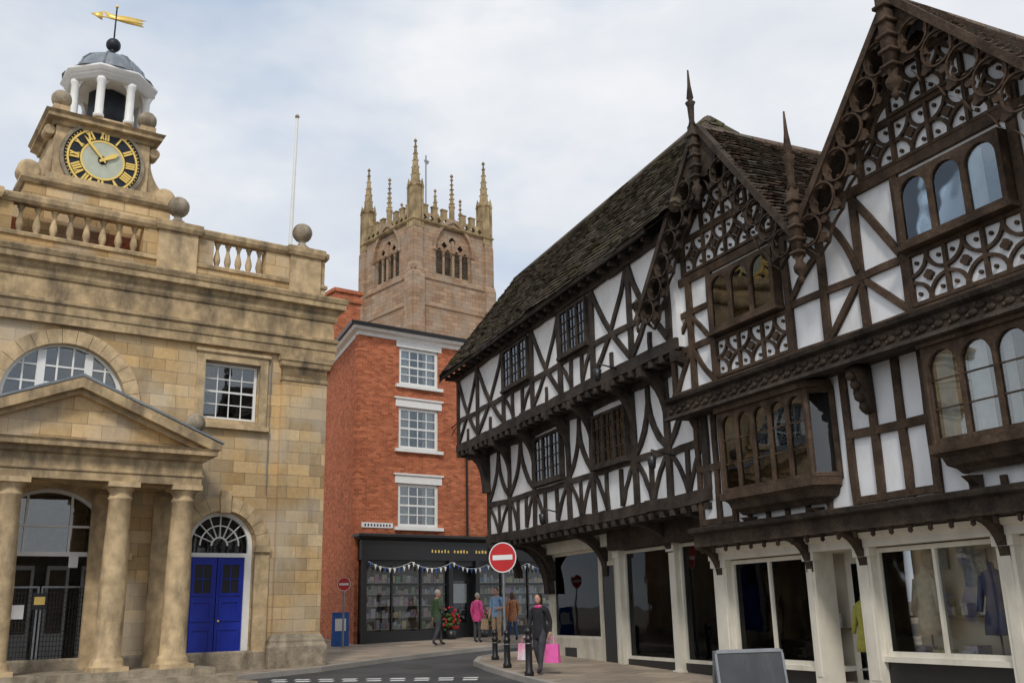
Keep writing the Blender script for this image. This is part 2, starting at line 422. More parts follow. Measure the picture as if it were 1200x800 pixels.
for x0,x1 in ((-8.0,-6.62),(-6.58,-5.2)):
    F.prism(gk,rect(x0,x1,.6,2.35),.34,.37,[rect(x0+.04,x1-.04,.64,2.31)])
    n=20
    for i in range(1,n): 
        x=x0+(x1-x0)*i/n;F.box('mesh_wires|black',x-.007,x+.007,.35,.36,.64,2.31)
    for i in range(1,16): 
        z=.64+1.67*i/16;F.box('mesh_wires|black',x0,x1,.351,.359,z-.006,z+.006)
F.box('paper_notice|signwhite',-7.35,-6.9,.325,.335,1.65,1.95)
F.box('paper_notice|black',-6.75,-6.45,.325,.335,1.85,2.2);F.box('paper_notice|gold',-6.71,-6.49,.318,.3245,1.95,2.12)
F.box('paper_notice|signwhite',-6.1,-5.9,.19,.2,2.75,3.0)
for x0,x1 in ((-1.32,-.06),(W+.06,W+1.32)):
    F.box('pilasters|ashlar',x0,x1,-.14,.02,1.05,7.78)
    F.sweep('pilaster_bases|greystone',[(0,-.4),(.14,-.4),(.14,.85),(.09,.95),(.09,1.0),(.04,1.1),(0,1.15)],[(x0,.1),(x0,-.14),(x1,-.14),(x1,.1)])
    F.sweep('capitals|corniced',[(0,7.6),(.03,7.6),(.03,7.68),(0,7.7),(0,7.95),(.06,8.0),(.08,8.12),(.11,8.14),(.11,8.28),(0,8.3)],[(x0,.1),(x0,-.14),(x1,-.14),(x1,.1)])
    F.box('pilasters|dressed',x0,x1,-.14,.02,7.78,7.96)
path=[(W,10),(W,0),(0,0),(0,10)]
F.sweep('plinth|greystone',[(0,-.4),(.06,-.4),(.06,.75),(0,.8)],path)
F.sweep('architrave|corniced',[(0,8.3),(.15,8.3),(.15,8.52),(.18,8.54),(.18,8.74),(.23,8.78),(.23,8.86),(.12,8.9),(.12,9.38),(0,9.4)],path)
F.sweep('cornice|corniced',[(0,9.38),(.16,9.38),(.19,9.46),(.19,9.56),(.22,9.6),(.25,9.68),(.36,9.72),(.36,9.86),(.39,9.88),(.43,9.98),(.43,10.02),(0,10.12)],path)
F.box('roof|lead',W+.1,-.1,.1,9.9,9.5,10.05)
F.box('parapet|ashlar',W+.05,-.12,.02,.42,10.05,10.4)
F.sweep('parapet_mouldings|corniced',[(0,10.36),(.05,10.36),(.05,10.44),(0,10.48)],[(W+.05,.4),(W+.05,.02),(-.12,.02),(-.12,.4)])
piers=[(-1.86,-.14),(-5.1,-3.3),(mir(-3.3),mir(-5.1)),(mir(-.08),mir(-1.86))]
for a,b in piers:
    F.box('parapet|ashlar',a,b,.04,.4,10.4,11.2)
F.box('parapet|ashlar',-.48,-.15,.4,9.9,10.06,11.2)
F.sweep('parapet_mouldings|corniced',[(0,11.18),(.04,11.18),(.09,11.26),(.09,11.38),(.05,11.42),(-.2,11.43),(-.2,11.18)],[(W+.05,9),(W+.05,.04),(-.14,.04),(-.14,9)])
for a,b in ((-1.2,-.3),(-4.75,-3.75),(mir(-3.75),mir(-4.75)),(mir(-.2),mir(-1.15))):
    F.box('parapet|dressed',a,b,-.06,.38,10.12,11.2)
    F.sweep('parapet_mouldings|corniced',[(0,11.18),(.06,11.18),(.1,11.28),(.1,11.42),(0,11.47)],[(a,.3),(a,-.065),(b,-.065),(b,.3)])
bal=[(.05,0),(.085,0),(.085,.05),(.05,.07),(.045,.1),(.075,.18),(.095,.28),(.08,.38),(.045,.52),(.04,.6),(.06,.64),(.045,.67),(.085,.7),(.085,.76),(.05,.76)]
def balrow(a,b,n):
    for i in range(n):
        x=a+(b-a)*(i+.5)/n
        F.lathe('balusters|dressed',x,.2,[(r,10.42+z) for r,z in bal],10)
balrow(-8.1,-5.1,8);balrow(-3.3,-1.86,5);balrow(mir(-1.86),mir(-3.3),5)
F.box('balustrade_backing|brick',-8.1,-5.1,.55,.6,10.05,11.0)
for x in (-.8,-4.25,mir(-4.25),mir(-.8)):
    F.lathe('ball_finials|greystone',x,.16,[(.2,11.44),(.22,11.5),(.13,11.58),(.09,11.66),(.12,11.7)],16)
    F.ball('ball_finials|greystone',x,.16,11.95,.28)
YP=-1.5
F.box('porch_steps|greystone',C-3.25,C+3.25,-2.05,-.07,-.3,.55)
F.box('porch_steps|greystone',C-3.6,C+3.6,-2.4,-.07,-.3,.40)
F.box('porch_steps|greystone',C-3.95,C+3.95,-2.75,-.07,-.35,.25)
col=[(.36,.55),(.36,.66),(.33,.68),(.34,.74),(.31,.8),(.285,.83),(.275,1.4),(.28,2.2),(.255,3.2),(.23,4.1),(.26,4.13),(.26,4.17),(.235,4.2),(.235,4.28),(.3,4.36),(.31,4.38)]
for x in (-4.13,-5.5,mir(-5.5),mir(-4.13)):
    F.lathe('columns|dressed',x,YP,col,24)
    F.box('column_plinths|dressed',x-.37,x+.37,YP-.37,YP+.37,.55,.64)
    F.box('column_plinths|dressed',x-.33,x+.33,YP-.33,YP+.33,4.38,4.49)
    F.box('pilasters|dressed',x-.25,x+.25,-.1,.02,.55,4.4)
pa=[(C-2.78,0),(C-2.78,YP-.28),(C+2.78,YP-.28),(C+2.78,0)]
F.box('porch_entablature|dressed',C-2.74,C+2.74,YP-.25,0,4.52,5.0)
F.sweep('porch_entablature|corniced',[(-.4,4.49),(0,4.49),(0,4.66),(.03,4.68),(.03,4.72),(0,4.74),(0,5.0),(.08,5.04),(.1,5.12),(.26,5.15),(.26,5.24),(.3,5.3),(-.4,5.3)],pa)
F.prism('pediment|ashlar',[(C-2.8,5.29),(C+2.8,5.29),(C,6.38)],YP-.2,0)
for s_ in (-1,1):
    pts=[(C+s_*3.12,5.3),(C+s_*3.12,5.42),(C,6.68),(C,6.44),(C+s_*2.85,5.3)]
    F.prism('raking_cornice|corniced',pts,YP-.56-(.004 if s_>0 else 0),YP+.1)
    pts=[(C+s_*2.85,5.29),(C+s_*2.55,5.31),(C,6.34),(C,6.45)]
    F.prism('raking_cornice|dressed',pts,YP-.36-(.004 if s_>0 else 0),YP)
    pts=[(C+s_*3.16,5.43),(C+s_*3.16,5.47),(C,6.74),(C,6.68)]
    F.prism('porch_roof|lead',pts,YP-.58-(.004 if s_>0 else 0),0)
    x=C+s_*2.72
    F.box('finial_pedestals|dressed',x-.17,x+.17,YP+.1,YP+.45,5.3,5.78)
    F.ball('ball_finials|greystone',x,YP+.28,6.02,.24)
# clock turret
tx=-6.1;ty=1.95
F.box('clock_turret|ashlar',tx-1.75,tx+1.75,ty-1.4,ty+1.4,10.0,12.0)
pth=lambda h,d:[(tx-h,ty+d),(tx-h,ty-d),(tx+h,ty-d),(tx+h,ty+d),(tx-h,ty+d)]
F.sweep('turret_mouldings|corniced',[(-.5,11.95),(.05,11.95),(.12,12.05),(.12,12.14),(-.5,12.18)],pth(1.75,1.4)[:4])
F.box('clock_turret|dressed',tx-1.16,tx+1.16,ty-1.15,ty+1.15,12.1,13.9)
F.box('clock_turret|dressed',tx-1.3,tx+1.3,ty-1.28,ty+1.28,12.15,12.4)
F.sweep('turret_mouldings|corniced',[(-.9,13.78),(.06,13.78),(.1,13.86),(.25,13.9),(.25,13.99),(.32,14.06),(-.9,14.1)],pth(1.16,1.15)[:4])
for s_ in (-1,1):
    pts=[(tx+s_*1.16,12.16)]
    for i in range(13):
        t=i/12
        xx=1.85-.70*t-.16*math.sin(t*math.pi);zz=12.45+1.3*t**1.6
        if t<.15: zz=12.3+t
        pts.append((tx+s_*xx,zz))
    pts.insert(1,(tx+s_*1.8,12.16))
    pts.append((tx+s_*1.16,13.8))
    F.prism('scrolls|dressed',pts,ty-1.1,ty-.75)
    F.M=Matrix.Translation((tx+s_*1.66,ty-.92,12.42))@Matrix.Rotation(math.radians(90),4,'X')
    F.lathe('scrolls|dressed',0,0,[(.02,-.22),(.2,-.22),(.27,-.2),(.27,.2),(.2,.22),(.02,.22)],16)
    F.M=Matrix.Translation((tx+s_*1.3,ty-.92,13.62))@Matrix.Rotation(math.radians(90),4,'X')
    F.lathe('scrolls|dressed',0,0,[(.02,-.2),(.1,-.2),(.14,-.2),(.14,.2),(.1,.2),(.02,.2)],12)
    F.M=None
    for yy in (-.95,.95):
        F.box('finial_pedestals|dressed',tx+s_*1.08-.2,tx+s_*1.08+.2,ty+yy-.2,ty+yy+.2,14.05,14.36)
        F.ball('ball_finials|greystone',tx+s_*1.08,ty+yy,14.6,.25)
def clock(M):
    F.M=M;cz=13.05;y=0
    F.prism('clock_surround|greystone',circ(0,cz,1.04,40),y-.09,y+.02,[circ(0,cz,.95,40)])
    F.prism('clock_face|clockblack',circ(0,cz,.96,40),y-.04,y+.01)
    for r0,r1 in ((.82,.87),(.50,.55)): F.prism('clock_gilding|gold',circ(0,cz,r1,40),y-.06,y-.03,[circ(0,cz,r0,40)])
    F.prism('clock_centre|clockblue',circ(0,cz,.50,32),y-.05,y-.03)
    F.prism('clock_centre|clockblack',circ(0,cz,.12,16),y-.055,y-.03)
    roman=['XII','I','II','III','IIII','V','VI','VII','VIII','IX','X','XI']
    for h in range(12):
        a=math.pi/2-2*math.pi*h/12;st=roman[h];w={'I':.065,'V':.11,'X':.11};tot=sum(w[c] for c in st)
        o=tot/2
        for ch in st:
            cxx=o-w[ch]/2;o-=w[ch]
            def pp(t,r):
                return (r*math.cos(a)-t*math.sin(a),cz+r*math.sin(a)+t*math.cos(a))
            def stroke(t0,r0,t1,r1,ww):
                p=pp(t0,r0);q=pp(t1,r1);F.beam('clock_gilding|gold',p[0],p[1],q[0],q[1],ww,y-.065,y-.03,0,0)
            if ch=='I': stroke(cxx,.57,cxx,.8,.046)
            elif ch=='X': stroke(cxx-.035,.57,cxx+.035,.8,.026);stroke(cxx+.035,.57,cxx-.035,.8,.046)
            else: stroke(cxx,.57,cxx-.035,.8,.026);stroke(cxx,.57,cxx+.035,.8,.046)
    for i in range(60):
        a=2*math.pi*i/60
        F.beam('clock_gilding|gold',.88*math.cos(a),cz+.88*math.sin(a),.915*math.cos(a),cz+.915*math.sin(a),.022,y-.055,y-.03,0,0)
    for ang,L,w in ((math.radians(90+42),.76,.035),(math.radians(90-57),.46,.06)):
        F.prism('clock_hands|gold',[(-.1*math.cos(ang)-w*math.sin(ang)/2,cz-.1*math.sin(ang)+w*math.cos(ang)/2),(.7*L*math.cos(ang)-w*math.sin(ang),cz+.7*L*math.sin(ang)+w*math.cos(ang)),(L*math.cos(ang),cz+L*math.sin(ang)),(.7*L*math.cos(ang)+w*math.sin(ang),cz+.7*L*math.sin(ang)-w*math.cos(ang)),(-.1*math.cos(ang)+w*math.sin(ang)/2,cz-.1*math.sin(ang)-w*math.cos(ang)/2)],y-.1-L*.02,y-.08)
    F.M=None
clock(T(tx,ty-1.15));clock(T(tx+1.16,ty,0,90))
# lantern
lx=tx+.22;q=1.08;e=.28
F.lathe('lantern|dressed',lx,ty,[(1.0*q,14.05),(1.0*q,14.34),(.95*q,14.38)],8,math.pi/8,False)
for i in range(8):
    F.M=T(lx,ty,0,45*i)
    hw=.86*q*math.tan(math.pi/8)
    F.prism('lantern|whitepaint',rect(-hw,hw,14.36,15.3+e),-.86*q,-.78*q,[arch(0,hw-.09,14.38,14.98+e,10)])
    F.M=T(lx,ty,0,45*i+22.5)
    F.lathe('lantern|whitepaint',0,-.92*q,[(.14,14.36),(.14,14.46),(.11,14.5),(.105,15.12+e),(.13,15.18+e),(.13,15.26+e)],12)
    F.M=None
F.lathe('lantern|whitepaint',lx,ty,[(.95*q,15.24+e),(1.04*q,15.24+e),(1.04*q,15.36+e),(1.08*q,15.38+e),(1.08*q,15.44+e),(1.18*q,15.5+e),(1.18*q,15.56+e),(.9*q,15.62+e)],8,math.pi/8,False)
F.lathe('lantern_inner|clockblack',lx,ty,[(.5,14.3),(.5,15.5)],8)
F.lathe('lantern_dome|lead',lx,ty,[(1.14*q,15.57+e),(.98*q,15.62+e),(.9*q,15.66+e),(.87*q,15.8+e),(.78*q,16.04+e),(.62*q,16.24+e),(.4*q,16.38+e),(.2*q,16.44+e),(.12,16.48+e)],16)
for i in range(8):
    a=math.pi/8+i*math.pi/4
    for (r0,z0),(r1,z1) in zip([(.89,15.7),(.79,16.05),(.63,16.25),(.41,16.39)],[(.79,16.05),(.63,16.25),(.41,16.39),(.15,16.46)]):
        F.tube('lantern_dome|lead',(lx+q*r0*math.cos(a),ty+q*r0*math.sin(a),z0+e),(lx+q*r1*math.cos(a),ty+q*r1*math.sin(a),z1+e),.025,6)
F.lathe('vane_finial|clockblack',lx,ty,[(.18,16.44+e),(.09,16.52+e),(.06,16.64+e),(.1,16.68+e)],12)
F.ball('vane_finial|clockblack',lx,ty,17.14,.2)
F.tube('vane_finial|clockblack',(lx,ty,17.3),(lx,ty,18.35),.022)
F.M=T(lx,ty,.38,-10)
F.beam('weather_vane|gold',-.4,17.6,.72,17.63,.035,-.01,.01,0,0)
F.prism('weather_vane|gold',[(-.2,17.58),(-.35,17.78),(-.05,17.72),(.3,17.76),(.8,17.74),(.6,17.66),(.75,17.52),(.3,17.53)],-.008,.008)
F.prism('weather_vane|gold',[(-.35,17.48),(-.66,17.62),(-.35,17.76)],-.008,.008)
F.M=None
F.ball('weather_vane|gold',lx,ty,18.38,.045)
F.tube('wall_cable|metalgrey',(-1.62,-.05,4.6),(-1.62,-.05,9.4),.012)  # thin cable down the wall face, not a rainwater pipe
F.finish()
P=Fr('flagpole',(0,0,0));fx,fy=-.6,1.6
F0=Matrix.Translation(BXL)@Matrix.Rotation(math.radians(35.4),4,'Z')
w=F0@Vector((fx,fy,10.05));P.e.location=w
P.tube('pole|whitepaint',(0,0,0),(0.09,0,6.2),.065,10,.04);P.ball('truck|greystone',.09,0,6.25,.07)
P.box('foot|metalgrey',-.12,.12,-.12,.12,0,.25)
P.finish()

# ============================================================ CHURCH TOWER
F=Fr('church_tower',(-9.45,90,0),40.5);w=9.75
F.box('core|churchstone',.5,w-.5,.5,w-.5,0,40)
faces=[T(0,0,0,0),T(0,w,0,-90),T(w,0,0,90),T(w,w,0,180)]
for fi,M in enumerate(faces):
    F.M=M;c=w/2
    e=.004*fi
    if fi<2:
        F.prism('tower_walls|churchstone',rect(0+e,w-e,0,39.2),0+e,.5,[arch(c,2.3,33.9,36.6,16,True,.78)])
        hs=[]
        for x in (-1.62,-.56,.56,1.62): hs.append(arch(c+x,.42,34.2,36.3,10,True))
        hs.append(quatre(c,38.0,.45,20));hs+= [quatre(c-1.0,37.4,.36,16),quatre(c+1.0,37.4,.36,16)]
        F.prism('belfry_tracery|churchstone',arch(c,2.29,33.91,36.6,16,True,.78),.2,.36,hs)
        F.box('belfry_tracery|churchstone',c-.14,c+.14,.05,.4,33.9,38)
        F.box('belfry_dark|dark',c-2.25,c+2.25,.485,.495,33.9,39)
        for i in range(14):
            z=34.3+i*.18
            F.box('louvres|greystone',c-2.05,c+2.05,.40,.47,z,z+.03)
        o=arch(c,2.6,36.6,36.6,16,True,.78);i_=arch(c,2.32,36.6,36.6,16,True,.78)
        F.prism('hood_moulds|churchstone',[p for p in o],-.14,.05,[[(c+(p[0]-c)*.999,max(p[1],36.63)) for p in i_]])
    else: F.box('tower_walls|churchstone',e,w-e,e,.5,0,39.2)
    for x0,x1 in ((-.25,1.0),(w-1.0,w+.25)):
        F.box('buttresses|churchstone',x0,x1,-.45,.1,0,33.4)
        F.prismx('buttresses|churchstone',[(-.45,33.4),(.1,33.4),(.1,34.3),(-.25,33.9)],x0,x1)
        F.box('buttresses|churchstone',x0+.1,x1-.1,-.25,.1,33.8,38.2)
        F.prismx('buttresses|churchstone',[(-.25,38.2),(.1,38.2),(.1,38.9)],x0+.1,x1-.1)
    F.prism('parapet|churchtop',rect(.1,w-.1,39.3,40.35),0.02+e,.35,[quatre(1.3+j*.88,39.82,.3,16) for j in range(9)])
    for j in range(7):
        if j==3: continue
        x=1.1+j*1.2;F.box('parapet|churchtop',x-.02,x+.62,.02+e,.36,40.35,41.1);F.box('parapet|churchtop',x-.08,x+.68,-.03,.4,41.1,41.22)
    F.M=None
pt=[(0,w),(0,0),(w,0),(w,w),(0,w)]
F.sweep('string_courses|churchtop',[(-.3,39.15),(.1,39.15),(.28,39.3),(.28,39.4),(-.3,39.5)],pt)
F.sweep('string_courses|churchstone',[(-.1,33.3),(.12,33.35),(.12,33.55),(-.1,33.7)],pt)
F.sweep('string_courses|churchstone',[(-.1,30.5),(.12,30.55),(.12,30.7),(-.1,30.9)],pt)
def pinn(x,y,h,z0,z1,z2,tt='churchtop',sub=True):
    F.lathe('pinnacles|'+tt,x,y,[(h*1.1,z0),(h*1.1,z1-.3),(h*1.35,z1-.15),(h*1.35,z1),(h*.85,z1+.1),(h*.6,z1+.35*(z2-z1)),(h*.3,z1+.7*(z2-z1)),(.08,z2-.25),(.2,z2-.15),(.14,z2),(.02,z2+.15)],8,math.pi/8,False)
    for q in range(4):
        a=q*math.pi/2+math.pi/4
        for j in range(6):
            t=(j+.5)/6.5;r=h*(1-t)*.75+.06;z=z1+t*(z2-z1)
            F.ball('crockets|'+tt,x+r*math.cos(a)*1.05,y+r*math.sin(a)*1.05,z,.09,n=6)
        if sub:
            xx=x+h*1.15*math.cos(a);yy=y+h*1.15*math.sin(a)
            F.lathe('pinnacles|'+tt,xx,yy,[(.17,z0),(.17,z1-.4),(.24,z1-.35),(.03,z1+.7)],4,math.pi/4,False)
for x,y in ((.45,.45),(w-.45,.45),(.45,w-.45),(w-.45,w-.45)): pinn(x,y,.6,38.5,43.2,48.2)
for x,y in ((w/2,.25),(.25,w/2),(w-.25,w/2),(w/2,w-.25)): pinn(x,y,.26,39.2,41.9,45.4,sub=False)
F.tube('flagstaff|metalgrey',(w/2,w/2,40),(w/2,w/2,49.5),.08)
F.prism('flagstaff|metalgrey',[(w/2-.1,48.6),(w/2+.25,48.5),(w/2+.45,48.9),(w/2,49.0),(w/2-.25,48.9)],w/2-.03,w/2+.03)
F.finish()

# ============================================================ BRICK SHOP
F=Fr('red_brick_shop',(-5.7,35,0),37)
S=9.2;sx,sy=.26*S,.966*S;XR=10.5
wins=[]
cols_=[(1.72,3.48),(6.4,8.1)]
rows_=[(9.95,11.42),(7.5,9.1),(4.62,6.22)]
for a,b in cols_:
    for z0,z1 in rows_: wins.append(rect(a,b,z0,z1))
F.prism('walls|brick',rect(0,XR,3.3,11.9),0,.3,wins)
F.prismz('walls|brick',[(.082,.3),(XR,.3),(XR+2,sy),(sx,sy)],-.2,11.9)
F.prismz('walls|brick',[(0,0),(.5,.0),(.58,.3),(.082,.3)],-.2,3.3)
for a,b in cols_:
    for i,(z0,z1) in enumerate(rows_):
        sash(F,a+.0,b-.0,z0,z1,.06,4,4,fw=.12,bw=.035,cur=True,back=.22)
        F.box('lintels|whitepaint',a-.14,b+.14,-.03,.05,z1,z1+.3);F.box('lintels|whitepaint',a-.2,b+.2,-.08,.05,z1+.3,z1+.36)
        F.box('sills|whitepaint',a-.16,b+.16,-.12,.05,z0-.12,z0)
F.sweep('eaves_cornice|whitepaint',[(0,11.65),(.05,11.65),(.08,11.78),(.25,11.82),(.3,11.9),(.3,12.0),(0,12.0)],[(sx,sy),(0,0),(XR,0)])
F.sweep('gutter|black',[(.28,11.93),(.4,11.93),(.42,12.05),(.28,12.05)],[(sx,sy),(0,0),(XR,0)])
F.tube('downpipe|black',(4.75,-.06,4.3),(4.75,-.06,11.8),.045,8)
F.tube('wall_lantern|black',(4.1,0,8.5),(4.1,-.75,8.7),.025,6);F.tube('wall_lantern|black',(4.1,0,8.2),(4.1,-.5,8.62),.018,6);F.lathe('wall_lantern|black',4.1,-.72,[(.05,8.2),(.1,8.25),(.16,8.6),(.03,8.72)],8)
A=[(-.35,-.35,12.02),(XR,-.35,12.02),(XR+2,sy,12.02),(sx-.35,sy,12.02),(2.6,3.6,13.25),(XR,3.8,13.4),(sx+3.6,sy,13.3)]
F.add('roof|slate',A,[(0,1,5,4),(0,4,6,3),(5,2,6),(4,5,6)])
F.add('roof|slate',[(-.3,-.3,12.0),(XR,-.3,12.0),(XR+2,sy,12.0),(sx-.3,sy,12.0)],[(0,1,2,3)])
F.box('chimney|brick',1.3,2.5,4.7,6.0,11.5,14.9);F.box('chimney|brick',1.22,2.58,4.62,6.08,14.5,14.75);F.box('chimney|brick',1.2,2.6,4.6,6.1,14.9,15.05)
bk='shopfront|black'
F.box(bk,.1,XR,-.28,.0,3.42,4.12);F.sweep(bk,[(0,4.1),(.08,4.12),(.22,4.22),(.22,4.3),(0,4.34)],[(.1,0),(.1,-.28),(XR,-.28),(XR,0)])
F.box(bk,.15,XR,-.18,.0,3.22,3.42)
F.box(bk,.15,3.85,-.22,.1,.2,.98);F.box(bk,5.0,XR,-.22,.1,.2,.98)
for x in (.15,3.75,4.95,8.9,XR-.2): F.box(bk,x,x+.18,-.3,.1,.2,3.45)
for x in (1.4,2.6,6.2,7.5): F.box(bk,x-.03,x+.03,-.2,-.1,.98,3.25)
F.box(bk,.3,3.8,-.19,-.12,2.55,2.6);F.box(bk,5.1,XR,-.19,-.12,2.55,2.6)
for x0,x1 in ((.33,3.75),(5.13,8.9)):
    F.box('glass|shopglass',x0,x1,-.15,-.145,.98,3.22)
    for zz in (1.05,1.45,1.85,2.25,2.65):
        F.box('shelves|creamdirty',x0,x1,.0,.25,zz-.02,zz)
        x=x0
        while x<x1-.1:
            ww=U(.06,.22);hh=U(.1,.32)
            if random.random()<.9: F.box('shop_goods|goods',x,x+ww*.85,.0+U(0,.05),.2,zz+.001,zz+hh)
            x+=ww
    F.box('shop_interior|warmdark',x0,x1,.27,.29,.6,3.3)
F.box('shop_door|black',3.95,4.95,.1,.15,.5,3.2);F.box('glass|shopglass',4.1,4.8,.085,.09,1.2,2.7);F.box('door_panel|whitepaint',4.12,4.78,.093,.098,1.9,2.6)
F.box('street_name_plate|signwhite',.22,1.5,-.03,-.005,4.56,4.74)
for i in range(9): F.box('street_name_plate|black',.34+i*.125,.40+i*.125,-.036,-.03,4.61,4.69)
for i in range(22):
    x=3.0+i*.14
    if i not in(6,12,13): F.box('fascia_lettering|gold',x,x+U(.05,.08),-.287,-.281,3.70,3.70+U(.08,.12))
for x in (3.7,5.1):
    F.lathe('flower_tubs|black',x,-.5,[(.16,.55),(.22,.95),(.2,.95)],12)
    for i in range(60): F.ball('tub_leaves|leaf',x+U(-.25,.25),-.5+U(-.22,.22),U(.95,1.5),U(.03,.07),n=6)
    for i in range(45): F.ball('tub_flowers|flowerred',x+U(-.28,.28),-.5+U(-.26,.22),U(1.0,1.75),U(.025,.05),n=6)
F.finish()
Bt=Fr('bunting',(-5.7,35,0),37)
for seg in range(5):
    x0=.3+seg*1.75
    for i in range(9):
        t=i/9;x=x0+1.75*t;z=3.35-.22*4*t*(1-t)
        t2=(i+1)/9;zz=3.35-.22*4*t2*(1-t2)
        Bt.tube('cord|whitepaint',(x,-.42,z),(x0+1.75*t2,-.42,zz),.008,5)
        k='pennants|signwhite' if (i+seg)%3 else 'pennants_blue|bluesign'
        Bt.prism(k,[(x+.04,z),(x+.15,z-.01),(x+.095,z-.18)],-.425,-.42)
Bt.finish()

# ============================================================ TIMBER LONG HOUSE
L=Fr('timber_framed_house',(3.64,18.5,0),-68)
pk='plaster_walls|plaster'
L.box(pk,-11.9,.3,0,4.4,3.5,6.35)
L.box(pk,-13.2,.1,-.5,4.3,6.45,8.9)
L.prismx(pk,[(-.5,8.9),(4.3,8.9),(1.9,12.4)],-13.2,-1.9)
L.box('jetty_floor|oakdark',-13.2,.0,-.52,4.2,6.3,6.45)
L.box('jetty_floor|oakdark',-11.9,.0,-.02,4.4,3.42,3.52)
tk='timber_frame|oakdark'
def bm(x0,z0,x1,z1,w=.2,y=0,bow=0,k=tk,F=None): (F or L).beam(k,x0,z0,x1,z1,w,y-.045,y+.03,bow,.018)
y2=-.5
for z,w_ in ((6.5,.24),(8.8,.2)):
    for i in range(5): bm(-13.2+i*2.66,z+U(-.02,.02),-13.2+(i+1)*2.66+.05,z,w_,y2-.04)
p2=[-13.1,-11.3,-9.15,-7.05,-5.3,-3.5,-1.7,-.15]
for x in p2: bm(x,6.6,x+U(-.05,.05),8.7,.19,y2)
for a,b in zip(p2,p2[1:]): bm(a,7.38+U(-.03,.03),b,7.38+U(-.03,.03),.13,y2)
def winT(F,x0,x1,z0,z1,y,n,k,cur=True,archd=False,gl='glass|glass',proj=.12,fw=.07,nz=0):
    hs=[]
    ww=(x1-x0-fw)/n
    for i in range(n):
        a=x0+fw+i*ww;b=a+ww-fw
        if archd: hs.append(arch((a+b)/2,(b-a)/2,z0+fw,z1-fw-(b-a)/2,12))
        else: hs.append(rect(a,b,z0+fw,z1-fw))
    F.prism(k,rect(x0,x1,z0,z1),y-proj,y-proj+.07,hs)
    F.box(gl,x0+.02,x1-.02,y-proj+.04,y-proj+.044,z0+.02,z1-.02)
    F.box('room_shade_sheets|dark',x0+.01,x1-.01,y-.012,y-.003,z0+.01,z1-.01)  # no room here: dark sheet on the wall face paints the unlit interior
    kk=k
    F.box(kk,x0,x0+.03,y-proj+.07,y,z0,z1);F.box(kk,x1-.03,x1,y-proj+.07,y,z0,z1)
    F.box(kk,x0,x1,y-proj+.07,y,z1-.03,z1);F.box(kk,x0-.06,x1+.06,y-proj-.05,y,z0-.07,z0)
    if nz:
        for i in range(n):
            a=x0+fw+i*ww;b=a+ww-fw
            for j in range(1,nz):
                z=z0+fw+(z1-z0-2*fw)*j/nz
                F.box('glazing_bars|'+k.split('|')[1],a,b,y-proj+.02,y-proj+.038,z-.012,z+.012)
            F.box('glazing_bars|'+k.split('|')[1],(a+b)/2-.01,(a+b)/2+.01,y-proj+.021,y-proj+.037,z0+fw,z1-fw)
    if cur:
        for i in range(n):
            if random.random()<.85:
                a=x0+fw+i*ww;b=a+(ww-fw)*U(.3,.6)
                curtain(F,a,b,y-proj+.085,z0+fw,z1-fw)
wk='casement_windows|oakdark'
winT(L,-9.0,-7.2,7.5,8.64,y2,3,wk,nz=4,cur=False);winT(L,-5.15,-3.65,7.5,8.64,y2,3,wk,nz=4,cur=False)
for bi,(a,b) in enumerate(zip(p2,p2[1:])):
    win=(abs((a+b)/2+8.1)<.3) or (abs((a+b)/2+4.4)<.3)
    m=(a+b)/2
    if not win:
        bm(a+.05,6.7,b-.05,8.66,.13,y2,-.14);bm(b-.05,6.7,a+.05,8.66,.13,y2,.14)
        bm(m,6.62,m+U(-.03,.03),7.0,.1,y2)
    else:
        n=2
        for i in range(1,n+1):
            x=a+(b-a)*i/(n+1);bm(x,6.62,x+U(-.03,.03),7.33,.13,y2)
        bm(a+.05,7.3,a+(b-a)/3,6.68,.1,y2,.05);bm(b-.05,7.3,b-(b-a)/3,6.68,.1,y2,-.05)
for z,w_ in ((3.6,.24),(6.22,.18)):
    for i in range(5): bm(-11.9+i*2.4,z+U(-.02,.02),-11.9+(i+1)*2.4+.05,z,w_,-.04)
p1=[-11.8,-10.1,-8.3,-6.1,-4.75,-2.7,-1.3,.05]
for x in p1: bm(x,3.7,x+U(-.04,.04),6.15,.2,0)
for a,b in zip(p1,p1[1:]):
    bm(a,4.62+U(-.04,.04),b,4.62+U(-.04,.04),.14,0)
    m=(a+b)/2
    win=abs(m+7.2)<.3 or abs(m+3.72)<.3
    n=1 if b-a<1.75 else 2
    for i in range(1,n+1):
        x=a+(b-a)*i/(n+1);bm(x,3.75,x+U(-.04,.04),4.56,.13,0)
    bm(a+.1,4.55,a+(b-a)/(n+1)-.05,3.75,.1,0,.06);bm(b-.1,4.55,b-(b-a)/(n+1)+.05,3.75,.1,0,-.06)
    if not win:
        bm(a+.05,4.75,m,6.1,.15,0,-.2);bm(b-.05,4.75,m,6.1,.15,0,.2)
winT(L,-8.05,-6.35,4.78,6.02,0,3,wk,nz=4,cur=False,proj=.14);winT(L,-4.55,-2.9,4.74,5.95,0,3,wk,nz=4,cur=False,proj=.14)
def bracket(F,k,x,w,ya,za,yb,zb,n=8,th=.2):
    o=[];i_=[]
    for j in range(n+1):
        t=j/n*math.pi/2
        yy=ya+(yb-ya)*(1-math.cos(t));zz=za+(zb-za)*math.sin(t)
        o.append((yy,zz));i_.append((yy+(th*math.cos(t) if ya>yb else -th*math.cos(t)),zz+th*math.sin(t)))
    F.prismx(k,o+i_[::-1],x-w/2,x+w/2)
bk='jetty_brackets|oakdark'
for x in p1: bracket(L,bk,x,.18,-.04,5.25,-.62,6.15)
for x in [-9.6,-6.3,-3.0,-.8]: bracket(L,bk,x,.22,.96,2.35,.0,3.3)
x=-13.1
